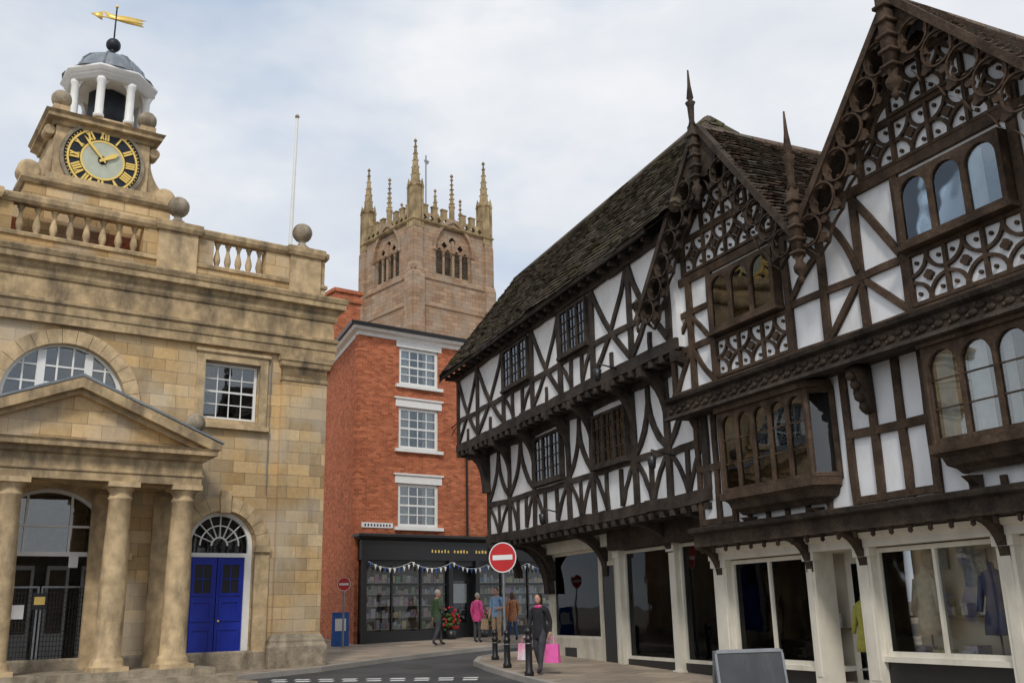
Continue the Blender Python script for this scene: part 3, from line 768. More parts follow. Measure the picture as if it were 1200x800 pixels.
while x<0: L.box('joist_ends|oakdark',x,x+.13,-.6,-.3,6.24,6.37);x+=.42
x=-11.8
while x<0: L.box('joist_ends|oakdark',x,x+.13,-.1,.5,3.34,3.46);x+=.42
def xbr(x0,z0,x1,z1,y,th=.24,w=.2,n=9):
    o=[];q=[]
    for j in range(n+1):
        t=j/n*math.pi/2;xx=x0+(x1-x0)*(1-math.cos(t));zz=z0+(z1-z0)*math.sin(t)
        o.append((xx,zz));q.append((xx+th*math.cos(t),zz+th*math.sin(t)))
    L.prism(bk,o+q[::-1],y-w/2,y+w/2)
xbr(-11.9,5.0,-13.25,6.2,-.1);xbr(-11.9,5.0,-13.25,6.2,2.2);xbr(-9.75,2.0,-12.0,3.35,.9,.3);xbr(-9.75,2.0,-12.0,3.35,2.6,.3)
bracket(L,bk,-11.6,.22,.7,2.5,-.15,3.35)
L.box(tk,-12.0,-11.75,-.03,.2,2.9,3.45)
L.box('eaves_board|oakdark',-13.75,-.2,-.92,-.86,8.86,9.02)
L.prismx('roof_deck|oakdark',[(-.88,8.93),(1.9,12.62),(4.7,8.93),(4.7,8.85),(1.9,12.5),(-.82,8.88)],-13.7,-1.75)
up=Vector((0,2.78,3.69)).normalized()
hx=lambda z: -1.7+(12.6-z)/3.7*2.6
L.tileslope('stone_tiles|stonetile',(-13.85,-.93,8.93),(1,0,0),up,15,4.66,.25,.19,clip=lambda c:c.x<hx(c.z))
L.tileslope('stone_tiles|stonetile',(-13.85,4.73,8.93),(1,0,0),Vector((0,-2.78,3.69)),15,4.66,.4,.3,clip=lambda c:c.x<hx(c.z))
L.add('hip_deck|oakdark',[(-1.75,1.9,12.58),(.9,-.9,8.9),(.9,4.7,8.9)],[(0,1,2)])
L.add('hip_deck|oakdark',[(-1.75,1.9,12.58),(.88,-.9,8.9),(-1.75,-.9,8.9)],[(0,1,2)]);L.add('hip_deck|oakdark',[(-1.75,1.9,12.58),(.88,4.7,8.9),(-1.75,4.7,8.9)],[(0,1,2)])
L.tileslope('stone_tiles|stonetile',(.95,-.93,8.9),(0,1,0),Vector((-2.6,0,3.7)),5.66,4.5,.25,.19,clip=lambda c:abs(c.y-1.9)<2.8*(12.65-c.z)/3.7)
x=-13.9
while x<-1.95: 
    L.M=Matrix.Translation((x,1.9,12.6))@Matrix.Rotation(math.radians(90),4,'Y')
    L.lathe('ridge_tiles|stonetile',0,0,[(.15,0),(.15,.4)],8,0,False);L.M=None;x+=.42
for yy in (-.9,4.7):
    for i in range(12):
        t=i/12;t2=(i+.95)/12;a=Vector((-1.75,1.9,12.66));b=Vector((.95,yy,8.95));L.tube('ridge_tiles|stonetile',a+(b-a)*t,a+(b-a)*t2,.11,7,.13)
x=-13.5
while x<-.3: L.box('rafter_feet|oakdark',x,x+.09,-.84,-.5,8.78,8.9);x+=.5
L.add('verge_board|oakdark',[(-13.78,-.95,8.75),(-13.78,1.9,12.5),(-13.78,1.9,12.75),(-13.78,-.95,9.0),(-13.7,-.95,8.75),(-13.7,1.9,12.5),(-13.7,1.9,12.75),(-13.7,-.95,9.0)],[(0,1,2,3),(4,7,6,5),(0,4,5,1),(3,2,6,7),(0,3,7,4)])
gk='shopfront|creamdirty';YS=1.0
def shopwin(F,x0,x1,z0,z1,y,mull=(),k='shopfront|cream',depth=.85,fw=.07):
    F.prism(k,rect(x0,x1,z0,z1),y,y+.09,[rect(x0+fw,x1-fw,z0+fw,z1-fw)] if not mull else [rect(a,b,z0+fw,z1-fw) for a,b in zip([x0+fw]+[m+fw*.4 for m in mull],[m-fw*.4 for m in mull]+[x1-fw])])
    F.box('shop_glass|shopglass',x0+.03,x1-.03,y+.05,y+.055,z0+.03,z1-.03)
    F.box('shop_interior|shopwall',x0-.1,x1+.1,y+depth,y+depth+.03,z0-.3,z1+.2)
    F.box('shop_interior_floor|cream',x0-.1,x1+.1,y+.12,y+depth,z0-.1,z0-.02)
    F.box('shop_interior|shopwall',x0-.1,x1+.1,y+.12,y+depth,z1+.02,z1+.1)
    x=x0+.15
    while x<x1-.5:
        ww=U(.35,.6);z=z0+U(.9,1.3)
        F.box('shop_wall_displays|books',x,x+ww,y+depth-.05,y+depth-.01,z,z+U(.35,.6));x+=ww+U(.15,.4)
    F.box('shop_shelves|warmdark',x0,x1,y+depth-.3,y+depth-.05,z0+.55,z0+.58)
    x=x0+.05
    while x<x1-.2:
        ww=U(.06,.2)
        if random.random()<.8: F.box('shop_goods|goods',x,x+ww*.85,y+depth-.28,y+depth-.1,z0+.581,z0+.58+U(.08,.26))
        x+=ww
def dressform(F,x,y,z,k,s=1.0):
    F.lathe('display_stands|metalgrey',x,y,[(.15,z),(.15,z+.02),(.015,z+.04),(.015,z+.6*s)],12)
    F.M=Matrix.Translation((x,y,z))@Matrix.Diagonal((1,.62,1,1))
    F.lathe('displayed_coats|'+k,0,0,[(.25*s,.35*s),(.24*s,.5*s),(.19*s,.72*s),(.155*s,.9*s),(.19*s,1.08*s),(.21*s,1.2*s),(.16*s,1.3*s),(.06*s,1.35*s),(.05*s,1.43*s),(.02,1.45*s)],14)
    F.M=None
    for s_ in (-1,1): F.tube('displayed_coats|'+k,(x+s_*.19*s,y,z+1.24*s),(x+s_*.27*s,y-.05,z+.7*s),.06*s,8,.045*s)
for nm,c in (('coatnavy',(.07,.09,.18)),('coatyellow',(.35,.33,.07)),('coatred',(.4,.06,.06)),('coatcream',(.6,.55,.45)),('coatgreen',(.12,.2,.11)),('coatblue',(.18,.25,.36))): simple(nm,c,.9,.15,12,.1)
L.box('stall_riser|creamdirty',-9.75,-6.6,YS,YS+.15,-.2,.85)
L.box('vent_grille|black',-8.9,-8.2,YS-.012,YS,.3,.62)
shopwin(L,-9.6,-6.7,.85,3.05,YS,())
L.box(gk,-9.8,-9.6,YS-.05,YS+1.8,-.2,3.1);L.box(gk,-6.7,-5.62,YS-.0,YS+.3,-.2,3.05)
L.prism('side_door|creamdirty',rect(-6.6,-5.75,.1,2.7),YS-.04,YS,[rect(-6.5,-5.85,.15,2.6)]);L.box('side_door|black',-6.5,-5.85,YS-.02,YS,.15,2.6)
L.box('fascia|cream',-9.85,-5.62,YS-.2,YS+.1,3.05,3.35);L.box('fascia|carved',-5.6,-.55,YS-.32,YS+.1,2.92,3.4)
L.sweep('fascia_mould|oakdark',[(0,3.36),(.1,3.38),(.14,3.44),(0,3.44)],[(-9.9,YS-.2),(-5.6,YS-.2)])
for x0,x1 in ((-5.62,-5.4),(-3.1,-2.85),(-.95,-.6)): L.box('pilasters|cream',x0,x1,YS-.12,YS+.3,-.2,2.92);L.box('pilasters|cream',x0-.04,x1+.04,YS-.16,YS,-.2,.3);L.box('pilasters|cream',x0-.04,x1+.04,YS-.16,YS,2.75,2.92)
L.box('stall_riser|black',-5.4,-3.1,YS,YS+.15,-.2,.45);L.box('stall_riser|black',-2.85,-.95,YS,YS+.15,-.2,.45)
shopwin(L,-5.4,-3.1,.45,2.9,YS,());shopwin(L,-2.85,-.95,.45,2.9,YS,())
dressform(L,-4.7,YS+.35,.45,'coatnavy',1.15);dressform(L,-3.7,YS+.4,.45,'coatcream',1.1);dressform(L,-1.9,YS+.35,.45,'coatblue',1.2);dressform(L,-7.6,YS+.4,.85,'coatgreen',.9);dressform(L,-8.6,YS+.4,.85,'coatblue',.9)
for i in range(26): 
    x=U(-9.3,-7);z=.86;L.box('shop_goods|goods',x,x+U(.1,.3),YS+U(.2,.4),YS+.5,z,z+U(.1,.4))
for i in range(30): 
    x=U(-5.2,-1.2)
    if -3.3<x<-2.8: continue
    L.box('shop_goods|books',x,x+U(.1,.3),YS+U(.2,.4),YS+.5,.45,.45+U(.1,.4))
for x,y,z in ((-2.3,-.55,6.55),(-6.5,-.1,3.9),(-1.0,-.1,4.5)):
    L.tube('wall_lanterns|black',(x,y,z),(x,y-.5,z+.1),.018,6);L.tube('wall_lanterns|black',(x,y-.5,z+.1),(x,y-.5,z-.02),.015,6)
    L.lathe('wall_lanterns|black',x,y-.5,[(.03,z-.3),(.07,z-.26),(.1,z-.05),(.02,z)],8)
L.finish()

# ============================================================ GABLED TIMBER HOUSE
G=Fr('gabled_timber_house',(3.64,18.5,0),-64.7);y2=-.35;XE=9.6
G.box(pk,-.3,XE,0,4.5,2.85,5.3);G.box(pk,-.38,XE,y2,4.5,5.3,7.8)
tb='timber_frame|oakbrown'
def gb(x0,z0,x1,z1,w=.17,y=0,bow=0,k=tb): G.beam(k,x0,z0,x1,z1,w*.88,y-.05,y+.03,bow,.012)
gab=[(1.6,10.25,2.3),(6.35,10.0,2.42)]
for gi,(c,za,hw) in enumerate(gab):
    G.prism(pk,[(c-hw+.1,7.55),(c+hw-.1,7.55),(c,za-.15)],y2+.004*(gi+1),4.4)
    s=(za-7.35)/hw;sl=math.hypot(hw,za-7.35)
    for s_ in (-1,1):
        upv=Vector((-s_*hw,0,za-7.35)).normalized()
        zf=7.35
        G.add('roof_deck|oakdark',[(c,-.8,za),(c+s_*hw,-.8,zf),(c+s_*hw,5,zf),(c,5,za),(c,-.8,za-.06),(c+s_*hw,-.8,zf-.06),(c+s_*hw,5,zf-.06),(c,5,za-.06)],[(0,1,2,3),(4,7,6,5),(0,4,5,1),(1,5,6,2)])
        G.tileslope('clay_tiles|claytile',(c+s_*hw,-.86,zf),(0,1,0),upv,5.8,sl,.17,.12,.06)
    yy=-.86
    while yy<4.9:
        G.M=Matrix.Translation((c,yy,za+.0))@Matrix.Rotation(math.radians(-90),4,'X')
        G.lathe('ridge_tiles|claytile',0,0,[(.12,0),(.12,.3)],8,0,False);G.M=None;yy+=.32
def barge(c,za,hw,zf,wd,y0,y1,k,pit=.27):
    for s_ in (-1,1):
        Lg=math.hypot(hw,za-zf);cs=hw/Lg;sn=(za-zf)/Lg
        def m(a,b): return (c+s_*(a*cs-b*sn),za-a*sn-b*cs)
        n=int(Lg/pit);pt_=Lg/n
        outer=[m(0,0),m(Lg,0)]
        low=[]
        for i in range(n*8,-1,-1):
            a=i*pt_/8;low.append((a,wd-.06*abs(math.cos(math.pi*a/pt_))))
        low=[(max(a,b*sn/cs),b) for a,b in low]
        outer+= [m(a,b) for a,b in low]
        hs=[]
        for i in range(n):
            a=(i+.5)*pt_
            if a-pt_*.42<wd*sn/cs*.62: continue
            hs.append([m(p[0],p[1]) for p in quatre(a,wd*.36,pt_*.43,24,0,4)])
            if a-pt_*.6>wd*sn/cs*.85:
                hs.append([m(p[0],p[1]) for p in quatre(a,wd*.76,pt_*.20,16,math.pi/2,3)])
                hs.append([m(p[0],p[1]) for p in circ(a-pt_*.5,wd*.62,pt_*.12,8)])
                hs.append([m(p[0],p[1]) for p in circ(a-pt_*.5,wd*.13,pt_*.09,8)])
        G.prism(k,outer,y0-(.003 if s_>0 else 0),y1,hs)
        q=[m(0,-.08),m(Lg+.05,-.08),m(Lg+.05,.035),m(.035*sn/cs,.035)]
        G.prism(k,q,y0-.06-(.003 if s_>0 else 0),y1+.02)
        for i in range(n):
            a=(i+.5)*pt_
            if a-pt_*.42<wd*sn/cs*.62: continue
            pts=[m(p[0],p[1]) for p in circ(a,wd*.36,pt_*.49,20)];pin=[m(p[0],p[1]) for p in circ(a,wd*.36,pt_*.44,20)]
            G.prism(k,pts,y0-.03-.002*(i%2),y0+.005,[pin])
for (c,za,hw),k in zip(gab,('bargeboards|carved','bargeboards|oakbrown')):
    barge(c,za+.05,hw+.05,7.2,.66 if c<3 else .74,-.83,-.76,k,.44 if c<3 else .48)
def finial(x,y,zt,zm,zb,k,r=.1):
    h=zt-zm
    G.lathe(k,x,y,[(.015,zt),(r*.4,zm+.72*h),(r*.8,zm+.5*h),(r*.4,zm+.46*h),(r*1.2,zm+.42*h),(r*.8,zm+.36*h),(r*.6,zm+.1*h),(r,zm)][::-1],8,0,False)
    G.box(k,x-r*.8,x+r*.8,y-r*.8,y+r*.8,zb+.45,zm+.02)
    for j in range(5): G.box(k,x-r*1.15,x+r*1.15,y-r*1.15,y+r*1.15,zb+.5+(zm-zb-.5)*j/5,zb+.55+(zm-zb-.5)*j/5)
    G.lathe(k,x,y,[(.02,zb),(r*.5,zb+.06),(r*.6,zb+.1),(r*.35,zb+.14),(r*1.1,zb+.22),(r*1.2,zb+.3),(r*.6,zb+.38),(r*.9,zb+.46)],10)
finial(1.6,-.92,11.5,10.3,8.75,'finials|carved',.085)
finial(6.35,-.95,11.3,10.1,8.4,'finials|oakbrown',.1)
finial(4.03,-.89,9.4,8.0,6.4,'finials|oakbrown',.09)
finial(-.75,-.87,7.6,7.5,6.9,'finials|carved',.06)
G.prism('carved_bressummer|carved',rect(-.45,XE,5.1,5.40),y2-.16,0.02)
G.sweep('carved_bressummer|oakdark',[(0,5.36),(.1,5.4),(.12,5.46),(0,5.48)],[(-.45,y2-.16),(XE,y2-.16)])
G.sweep('carved_bressummer|oakdark',[(0,5.04),(.08,5.06),(.06,5.12),(0,5.14)],[(-.45,y2-.16),(XE,y2-.16)])
x=-.3;i=0
while x<XE:
    G.ball('carved_leaves|carved',x,y2-.17,5.25+(.035 if i%2 else -.035),.085,.025,.05,n=8);G.ball('carved_leaves|oakbrown',x+.06,y2-.17,5.25+(-.06 if i%2 else .06),.03,.03,.03,n=6);x+=.14;i+=1
G.prism('carved_bressummer|carved',rect(-.4,XE,2.66,2.93),-.12,.5)
x=-.3
while x<XE: G.lathe('pendant_bosses|carved',x,-.02,[(.01,2.54),(.04,2.57),(.03,2.6),(.05,2.63),(.05,2.68)],8);x+=.36
G.sweep('carved_bressummer|oakdark',[(0,2.88),(.12,2.92),(.14,2.99),(0,3.02)],[(-.4,-.12),(XE,-.12)])
for x in (-.2,.35,.8,3.78,4.3,4.85,5.35,8.3,8.9,9.5): gb(x,2.95,x,5.1,.15)
for a,b in ((-.2,.8),(3.78,5.38),(8.3,9.5)):
    gb(a,4.1,b,4.1,.14);gb(a,3.1,b,3.1,.12)
G.M=T(4.3,-.05,0)
G.prismx('carved_corbel|carved',[(0,4.35),(-.1,4.4),(-.12,4.55),(-.22,4.65),(-.2,4.8),(-.32,4.95),(-.32,5.06),(0,5.06)],-.1,.1)
for zz,yy in ((4.45,-.12),(4.6,-.2),(4.78,-.25),(4.92,-.33)): G.ball('carved_corbel|carved',0,yy,zz,.08,n=8)
G.M=None
def bay(x0,x1,z0,z1,n,k='bay_windows|oakbrown'):
    yf=-.42;sd=.2
    fw=.06
    hs=[];ww=(x1-x0-fw)/n
    for i in range(n):
        a=x0+fw+i*ww;b=a+ww-fw;hs.append(arch((a+b)/2,(b-a)/2,z0+.1,z1-.1-(b-a)/2,12))
    G.prism(k,rect(x0,x1,z0,z1),yf,yf+.08,hs)
    for i in range(n):
        a=x0+fw+i*ww;b=a+ww-fw
        for j in (1,2): 
            z=z0+.1+(z1-z0-.2)*j/3;G.box('glazing_bars|oakbrown',a,b,yf+.03,yf+.043,z-.01,z+.01)
    G.box('glass|glass',x0+.03,x1-.03,yf+.045,yf+.05,z0+.05,z1-.05)
    for xa,xb in ((x1,x1+sd),(x0,x0-sd)):
        v=[]
        for (x,y) in ((xa,yf),(xb,0)):
            v+= [(x,y,z0),(x,y,z1)]
        G.tube(k,(xa,yf+.03,z0),(xa,yf+.03,z1),.05,6);G.tube(k,(xb,-.03,z0),(xb,-.03,z1),.05,6)
        G.add('glass|glass',v,[(0,2,3,1)])
        for z in (z0+.05,z1-.05): G.tube(k,(xa,yf+.03,z),(xb,-.02,z),.06,6)
    pts=[(x0-sd,0),(x0,yf),(x1,yf),(x1+sd,0)]
    G.prismz(k,[(p[0]*1+(-.05 if p[0]<(x0+x1)/2 else .05),p[1]-.06) for p in pts],z1-.02,z1+.1)
    G.prismz(k,[(p[0]*1+(-.05 if p[0]<(x0+x1)/2 else .05),p[1]-.06) for p in pts],z0-.1,z0+.02)
    G.sweep('bay_bases|carved',[(-.3,z0-.36),(-.25,z0-.36),(-.2,z0-.3),(-.1,z0-.26),(-.06,z0-.16),(0,z0-.1),(-.4,z0-.1)],pts)
    G.box('room_shade_sheets|dark',x0-sd,x1+sd,-.01,-.004,z0+.03,z1-.03)  # dark sheet gives the bay its unlit interior by colour
    for i in range(n):
        a=x0+fw+i*ww;curtain(G,a,a+(ww-fw)*U(.15,.6),yf+.16,z0+.1,z1-.1)
    for x in (x0+.3,x1-.3): 
        G.prismx('bay_brackets|carved',[(-.02,z0-.75),(-.06,z0-.7),(-.1,z0-.55),(-.3,z0-.42),(-.02,z0-.4)],x-.06,x+.06)
bay(1.02,3.3,3.48,4.96,5);bay(5.72,7.95,3.6,5.0,4)
for x in (1.2,1.7,2.2,2.7,3.2,5.9,6.4,6.9,7.4,7.9): gb(x,2.95,x,3.15,.1)
for z,w_ in ((5.52,.14),(7.72,.18)): gb(-.38,z,XE,z,w_,y2)
for x in (-.28,.35,1.02,3.12,3.95,4.75,5.6,7.6,8.5,9.4): gb(x,5.5,x,7.7,.16,y2)
gb(-.28,6.36,1.1,6.36,.13,y2);gb(3.1,6.36,5.65,6.36,.13,y2)
gb(-.28,7.05,1.02,7.05,.12,y2)
for (a,b,c_,d) in ((-.2,6.4,.35,7.0),(.98,6.4,.4,7.0),(-.2,5.6,.3,6.3),(.95,5.6,.4,6.3)): gb(a,b,c_,d,.1,y2,.03)
for (a,b,c_,d,bw_) in ((3.2,6.45,3.9,7.0,.05),(3.15,7.6,3.88,6.95,.04),(4.72,6.45,4.02,7.6,-.1),(4.78,7.6,5.55,6.45,.0),(4.0,5.6,4.7,6.3,.0),(4.8,6.3,5.55,5.6,.0),(7.65,6.4,8.45,7.6,.1),(8.55,7.6,9.3,6.4,.1),(7.7,5.6,8.4,6.3,.04)): gb(a,b,c_,d,.12,y2,bw_)
wk='casement_windows|oakbrown'
winT(G,1.16,2.98,6.42,7.5,y2,3,wk,archd=True,proj=.2,fw=.08,cur=True);winT(G,5.72,7.5,6.46,7.5,y2,3,wk,archd=True,proj=.2,fw=.08,cur=True)
def fret(x0,x1,z0,z1,y,n,m,k='fretwork_panels|oakbrown',w=.05,frame=True):
    dx=(x1-x0)/n;dz=(z1-z0)/m
    for i in range(n):
        for j in range(m):
            ax,bx,az,bz=x0+dx*i,x0+dx*(i+1),z0+dz*j,z0+dz*(j+1);cx=(ax+bx)/2;cz=(az+bz)/2;R=min(dx,dz)*.56
            for (px,pz,a0) in ((ax,az,0),(bx,az,math.pi/2),(bx,bz,math.pi),(ax,bz,1.5*math.pi)):
                G.k+=1;yo=(G.k%9)*.0013
                ring(G,k,px,pz,R-w,R,y-.045-yo,y-.003,3,a0,a0+math.pi/2,gap=0)
                G.prism(k,circ(px+(cx-px)*.38,pz+(cz-pz)*.38,w*.6,8),y-.04,y-.003)
            G.prism(k,quatre(cx,cz,min(dx,dz)*.13,16),y-.058,y-.003)
    if frame:
        for x in [x0+dx*i for i in range(n+1)]: G.beam(k,x,z0,x,z1,w*1.1,y-.06,y,0,0)
        for z in [z0+dz*j for j in range(m+1)]: G.beam(k,x0,z,x1,z,w*1.1,y-.062,y,0,0)
fret(1.1,3.05,5.62,6.30,y2,3,1);fret(5.68,7.55,5.62,6.36,y2,3,1);fret(7.7,9.4,5.62,6.36,y2,2,1)
for c,za,hw in gab:
    fret(c-1.32,c+1.32,7.84,8.50,y2,4,1)
    fret(c-.66,c+.66,8.58,9.24,y2,2,1)
    gb(c-1.85,7.84,c-1.4,8.35,.1,y2);gb(c+1.85,7.84,c+1.4,8.35,.1,y2)
    gb(c-1.35,8.54,c+1.35,8.54,.1,y2);gb(c-.75,9.28,c+.75,9.28,.09,y2)
    for s_ in (-1,1):
        gb(c+s_*2.0,7.8,c,za-.42,.12,y2-.01)
        gb(c+s_*1.36,7.8,c+s_*1.36,8.5,.1,y2)
    gb(c,9.28,c,za-.4,.1,y2)
YS=.5
def pillar(x0,x1,k='pilasters|cream'):
    G.box(k,x0,x1,YS-.12,YS+.3,-.5,2.42);G.box(k,x0-.03,x1+.03,YS-.16,YS,-.5,.3);G.box(k,x0-.03,x1+.03,YS-.16,YS,2.28,2.42)
    G.box(k,x0+.06,x1-.06,YS-.135,YS-.12,.45,2.15)
for a,b in ((-.55,-.15),(2.02,2.24),(3.2,3.5),(5.78,6.06),(8.6,8.9)): pillar(a,b)
G.box('fascia|cream',-.6,XE,YS-.18,YS+.3,2.42,2.56);G.sweep('fascia|cream',[(0,2.54),(.05,2.56),(.1,2.64),(0,2.65)],[(-.6,YS-.18),(XE,YS-.18)])
G.box('side_wall|creamdirty',-.55,-.3,YS+.3,2.5,-.4,2.6)
for a,b,z0,mu in ((-.15,2.02,.6,(.93,)),(3.5,5.78,.8,(4.62,)),(6.06,8.6,.8,(7.3,))):
    shopwin(G,a,b,z0,2.4,YS,mu);G.box('stall_riser|black' ,a,b,YS,YS+.15,-.5,z0-.08);G.box('sills|cream',a,b,YS-.08,YS+.15,z0-.08,z0)
G.box('shop_door|cream',2.24,3.2,YS+.55,YS+.6,-.2,2.42);G.box('glass|shopglass',2.4,3.04,YS+.53,YS+.535,.4,2.2);G.box('shop_door|black',2.38,3.06,YS+.541,YS+.549,.38,2.22)
dressform(G,2.75,YS+.35,.55,'coatyellow',.8)
dressform(G,.4,YS+.38,.6,'coatnavy',1.0);dressform(G,1.5,YS+.38,.6,'coatgreen',1.0);dressform(G,4.05,YS+.38,.8,'coatcream',.9);dressform(G,5.25,YS+.38,.8,'coatnavy',.9);dressform(G,6.9,YS+.38,.8,'coatgreen',.95)
for i in range(50):
    x=U(-.05,8.4)
    if 1.75<x<3.6: continue
    z=.62 if x<2 else .82
    G.box('shop_goods|goods',x,x+U(.08,.25),YS+U(.2,.3),YS+.5,z-.03,z+U(.06,.22))
for x in (-.35,2.13,3.35,5.92,8.7): bracket(G,'jetty_brackets|carved',x,.16,YS-.13,2.1,-.08,2.62,th=.16)
G.finish()

# ============================================================ GROUND, ROAD, PAVEMENTS
def groundmat(name,base,alt,kind):
    m,nt,out=newmat(name);tc=nd(nt,'TexCoord');v=tc.outputs['Object']
    f=noise(nt,v,.7,4,.6);f2=noise(nt,v,60,2,.7)
    col=ramp(nt,f,.35,.7,c4(base),c4(alt))
    col=mixc(nt,.5,col,ramp(nt,f2,.3,.7,(.65,.65,.65,1),(1.3,1.3,1.3,1)),'MULTIPLY')
    h=f2
    if kind=='flags':
        b=nd(nt,'TexBrick');b.inputs['Scale'].default_value=1;b.inputs['Brick Width'].default_value=.75;b.inputs['Row Height'].default_value=.5;b.inputs['Mortar Size'].default_value=.008
        b.inputs['Color1'].default_value=(.8,.8,.8,1);b.inputs['Color2'].default_value=(1.18,1.14,1.08,1);b.inputs['Mortar'].default_value=(.35,.33,.3,1)
        mp=nd(nt,'Mapping');mp.inputs['Rotation'].default_value=(0,0,.6);lk(nt,v,mp.inputs[0]);lk(nt,mp.outputs[0],b.inputs['Vector'])
        col=mixc(nt,1,col,b.outputs['Color'],'MULTIPLY')
    finishmat(nt,out,col,.85,h,.4,.006,spec=.3)
groundmat('asphalt',(.05,.05,.052),(.09,.088,.085),'a')
groundmat('flags',(.28,.23,.18),(.39,.33,.265),'flags')
groundmat('kerb',(.30,.28,.25),(.42,.38,.34),'a')
simple('paintwhite',(.7,.7,.68),.7,.15,8,.1,dirt=(.35,.35,.34));simple('castiron',(.06,.058,.055),.6,.2,20,.3)
def sheet(name,pts,dz,mt,th=0):
    gz=lambda p:.024*(p[1]-15)
    f=Fr('tmp',(0,0,0));f.prismz('a|'+mt,pts,dz-max(th,.001) if th else dz,dz if th else dz+.0005,gz)
    vs,fs=f.p['a|'+mt];bpy.data.objects.remove(f.e)
    if not th: fs=[q for q in fs if len(q)==3 and all(i<len(pts) for i in q)]
    me=bpy.data.meshes.new(name);me.from_pydata(vs,[],fs);me.materials.append(MATS[mt]);me.validate()
    o=bpy.data.objects.new(name,me);sc.collection.objects.link(o)
    bm_=bmesh.new();bm_.from_mesh(me);bmesh.ops.recalc_face_normals(bm_,faces=bm_.faces)
    if not th:
        for q in bm_.faces:
            if q.normal.z<0: q.normal_flip()
    bm_.to_mesh(me);bm_.free()
    return o
me=bpy.data.meshes.new('ground');ys=[-200,50,900]
vs=[];fs=[]
for i,y in enumerate(ys): vs+=[(-900,y,g(y)-.004),(900,y,g(y)-.004)]
for i in range(2): fs.append((2*i,2*i+1,2*i+3,2*i+2))
me.from_pydata(vs,[],fs);me.materials.append(MATS['flags']);o=bpy.data.objects.new('ground',me);sc.collection.objects.link(o)
sheet('road',[(-20,-30),(4,-30),(9,-5),(6,14),(3,24),(12,30),(30,38),(30,48),(10,40),(-1,33.5),(-9,26),(-22,12),(-30,0)],.002,'asphalt')
right=[(8.8,-5),(7.2,2),(4.2,8),(2.6,13),(1.2,18),(.0,21.6),(-.75,24.2),(-1.15,26),(-1.1,27.6),(-.5,28.9),(.9,30.0),(3.5,31),(12,35),(14,25),(14,-5)]
left=[(-16,8),(-14.5,14.0),(-12,17.2),(-9.2,20.2),(-7.1,22.4),(-5.0,25.2),(-3.6,28.0),(-2.2,30.3),(-.8,32.2),(1.0,34.1),(4,36.4),(14,43.5),(10,49),(-20,49),(-24,20)]
sheet('pavement',right,.11,'flags',.3);sheet('pavement',left,.11,'flags',.3)
def kerb(pts,side):
    K=Fr('kerb',(0,0,0))
    for (ax,ay),(bx,by) in zip(pts,pts[1:]):
        Lk=math.hypot(bx-ax,by-ay);n=max(1,int(Lk/.9));dx,dy=(bx-ax)/Lk,(by-ay)/Lk;nx,ny=-dy*side,dx*side
        for i in range(n):
            s0=Lk*i/n+.006;s1=Lk*(i+1)/n-.006
            q=[(ax+dx*s0-nx*.02,ay+dy*s0-ny*.02),(ax+dx*s1-nx*.02,ay+dy*s1-ny*.02),(ax+dx*s1+nx*.13,ay+dy*s1+ny*.13),(ax+dx*s0+nx*.13,ay+dy*s0+ny*.13)]
            K.prismz('stones|kerb',q,-.2,.118,lambda p:.024*(p[1]-15))
    K.finish()
kerb(right[:12],-1);kerb(left[:13],-1)
def strip(a,b,w):
    L_=math.hypot(b[0]-a[0],b[1]-a[1]);nx,ny=-(b[1]-a[1])/L_*w/2,(b[0]-a[0])/L_*w/2
    return [(a[0]+nx,a[1]+ny),(b[0]+nx,b[1]+ny),(b[0]-nx,b[1]-ny),(a[0]-nx,a[1]-ny)]
RM=Fr('road_markings',(0,0,0));gz=lambda p:.024*(p[1]-15)
for row in (0,.45):
    a=(-5.6+row*.3,23.2-row);b=(-.7,22.6-row)
    n=9
    for i in range(n):
        t0=i/n;t1=(i+.6)/n
        RM.prismz('give_way|paintwhite',strip((a[0]+(b[0]-a[0])*t0,a[1]+(b[1]-a[1])*t0),(a[0]+(b[0]-a[0])*t1,a[1]+(b[1]-a[1])*t1),.2),.004,.007,gz)
RM.finish()
DC=Fr('drain_cover',(-2.6,25.8,g(25.8)));DC.prismz('iron|castiron',[(-.35,-.25),(.35,-.25),(.35,.25),(-.35,.25)],.003,.008,lambda p:.024*p[1]);DC.finish()
# ============================================================ STREET FURNITURE
def bollard(X,Y,h):
    F=Fr('bollard',(X,Y,g(Y)+.11))
    F.lathe('post|black',0,0,[(.1,0),(.1,.08),(.075,.12),(.07,h-.28),(.085,h-.26),(.085,h-.22),(.065,h-.2),(.06,h-.12),(.08,h-.1),(.08,h-.07),(.05,h-.02),(.02,h)],14)
    F.lathe('band|metalgrey',0,0,[(.072,h-.34),(.074,h-.34),(.074,h-.32),(.072,h-.32)],14)
    F.finish()
bollard(-.62,26.3,.75);bollard(-.28,23.7,.85);bollard(.2,21.5,.98)
def noentry(X,Y,zc,r,deg):
    F=Fr('no_entry_sign',(X,Y,g(Y)+.05),deg);z=zc-F.e.location.z
    F.tube('pole|metalgrey',(0,0,0),(0,0,z+r*.9),.035,10)
    F.M=Matrix.Translation((0,-.05,z))
    F.prism('disc|red',circ(0,0,r,32),0,.006);F.prism('disc_back|metalgrey',circ(0,0,r,32),.0061,.014);F.prism('border|signwhite',circ(0,0,r,32),-.004,.005,[circ(0,0,r*.93,32)])
    F.box('bar|signwhite',-r*.72,r*.72,-.006,-.001,-r*.16,r*.16);F.box('clamp|metalgrey',-.06,.06,.014,.05,-.1,.1);F.M=None
    F.finish()
noentry(-.33,24.1,2.83,.36,-22);noentry(-5.75,33.2,2.55,.22,8)
F=Fr('blue_pavement_sign',(-5.95,33.9,g(33.9)+.11),15)
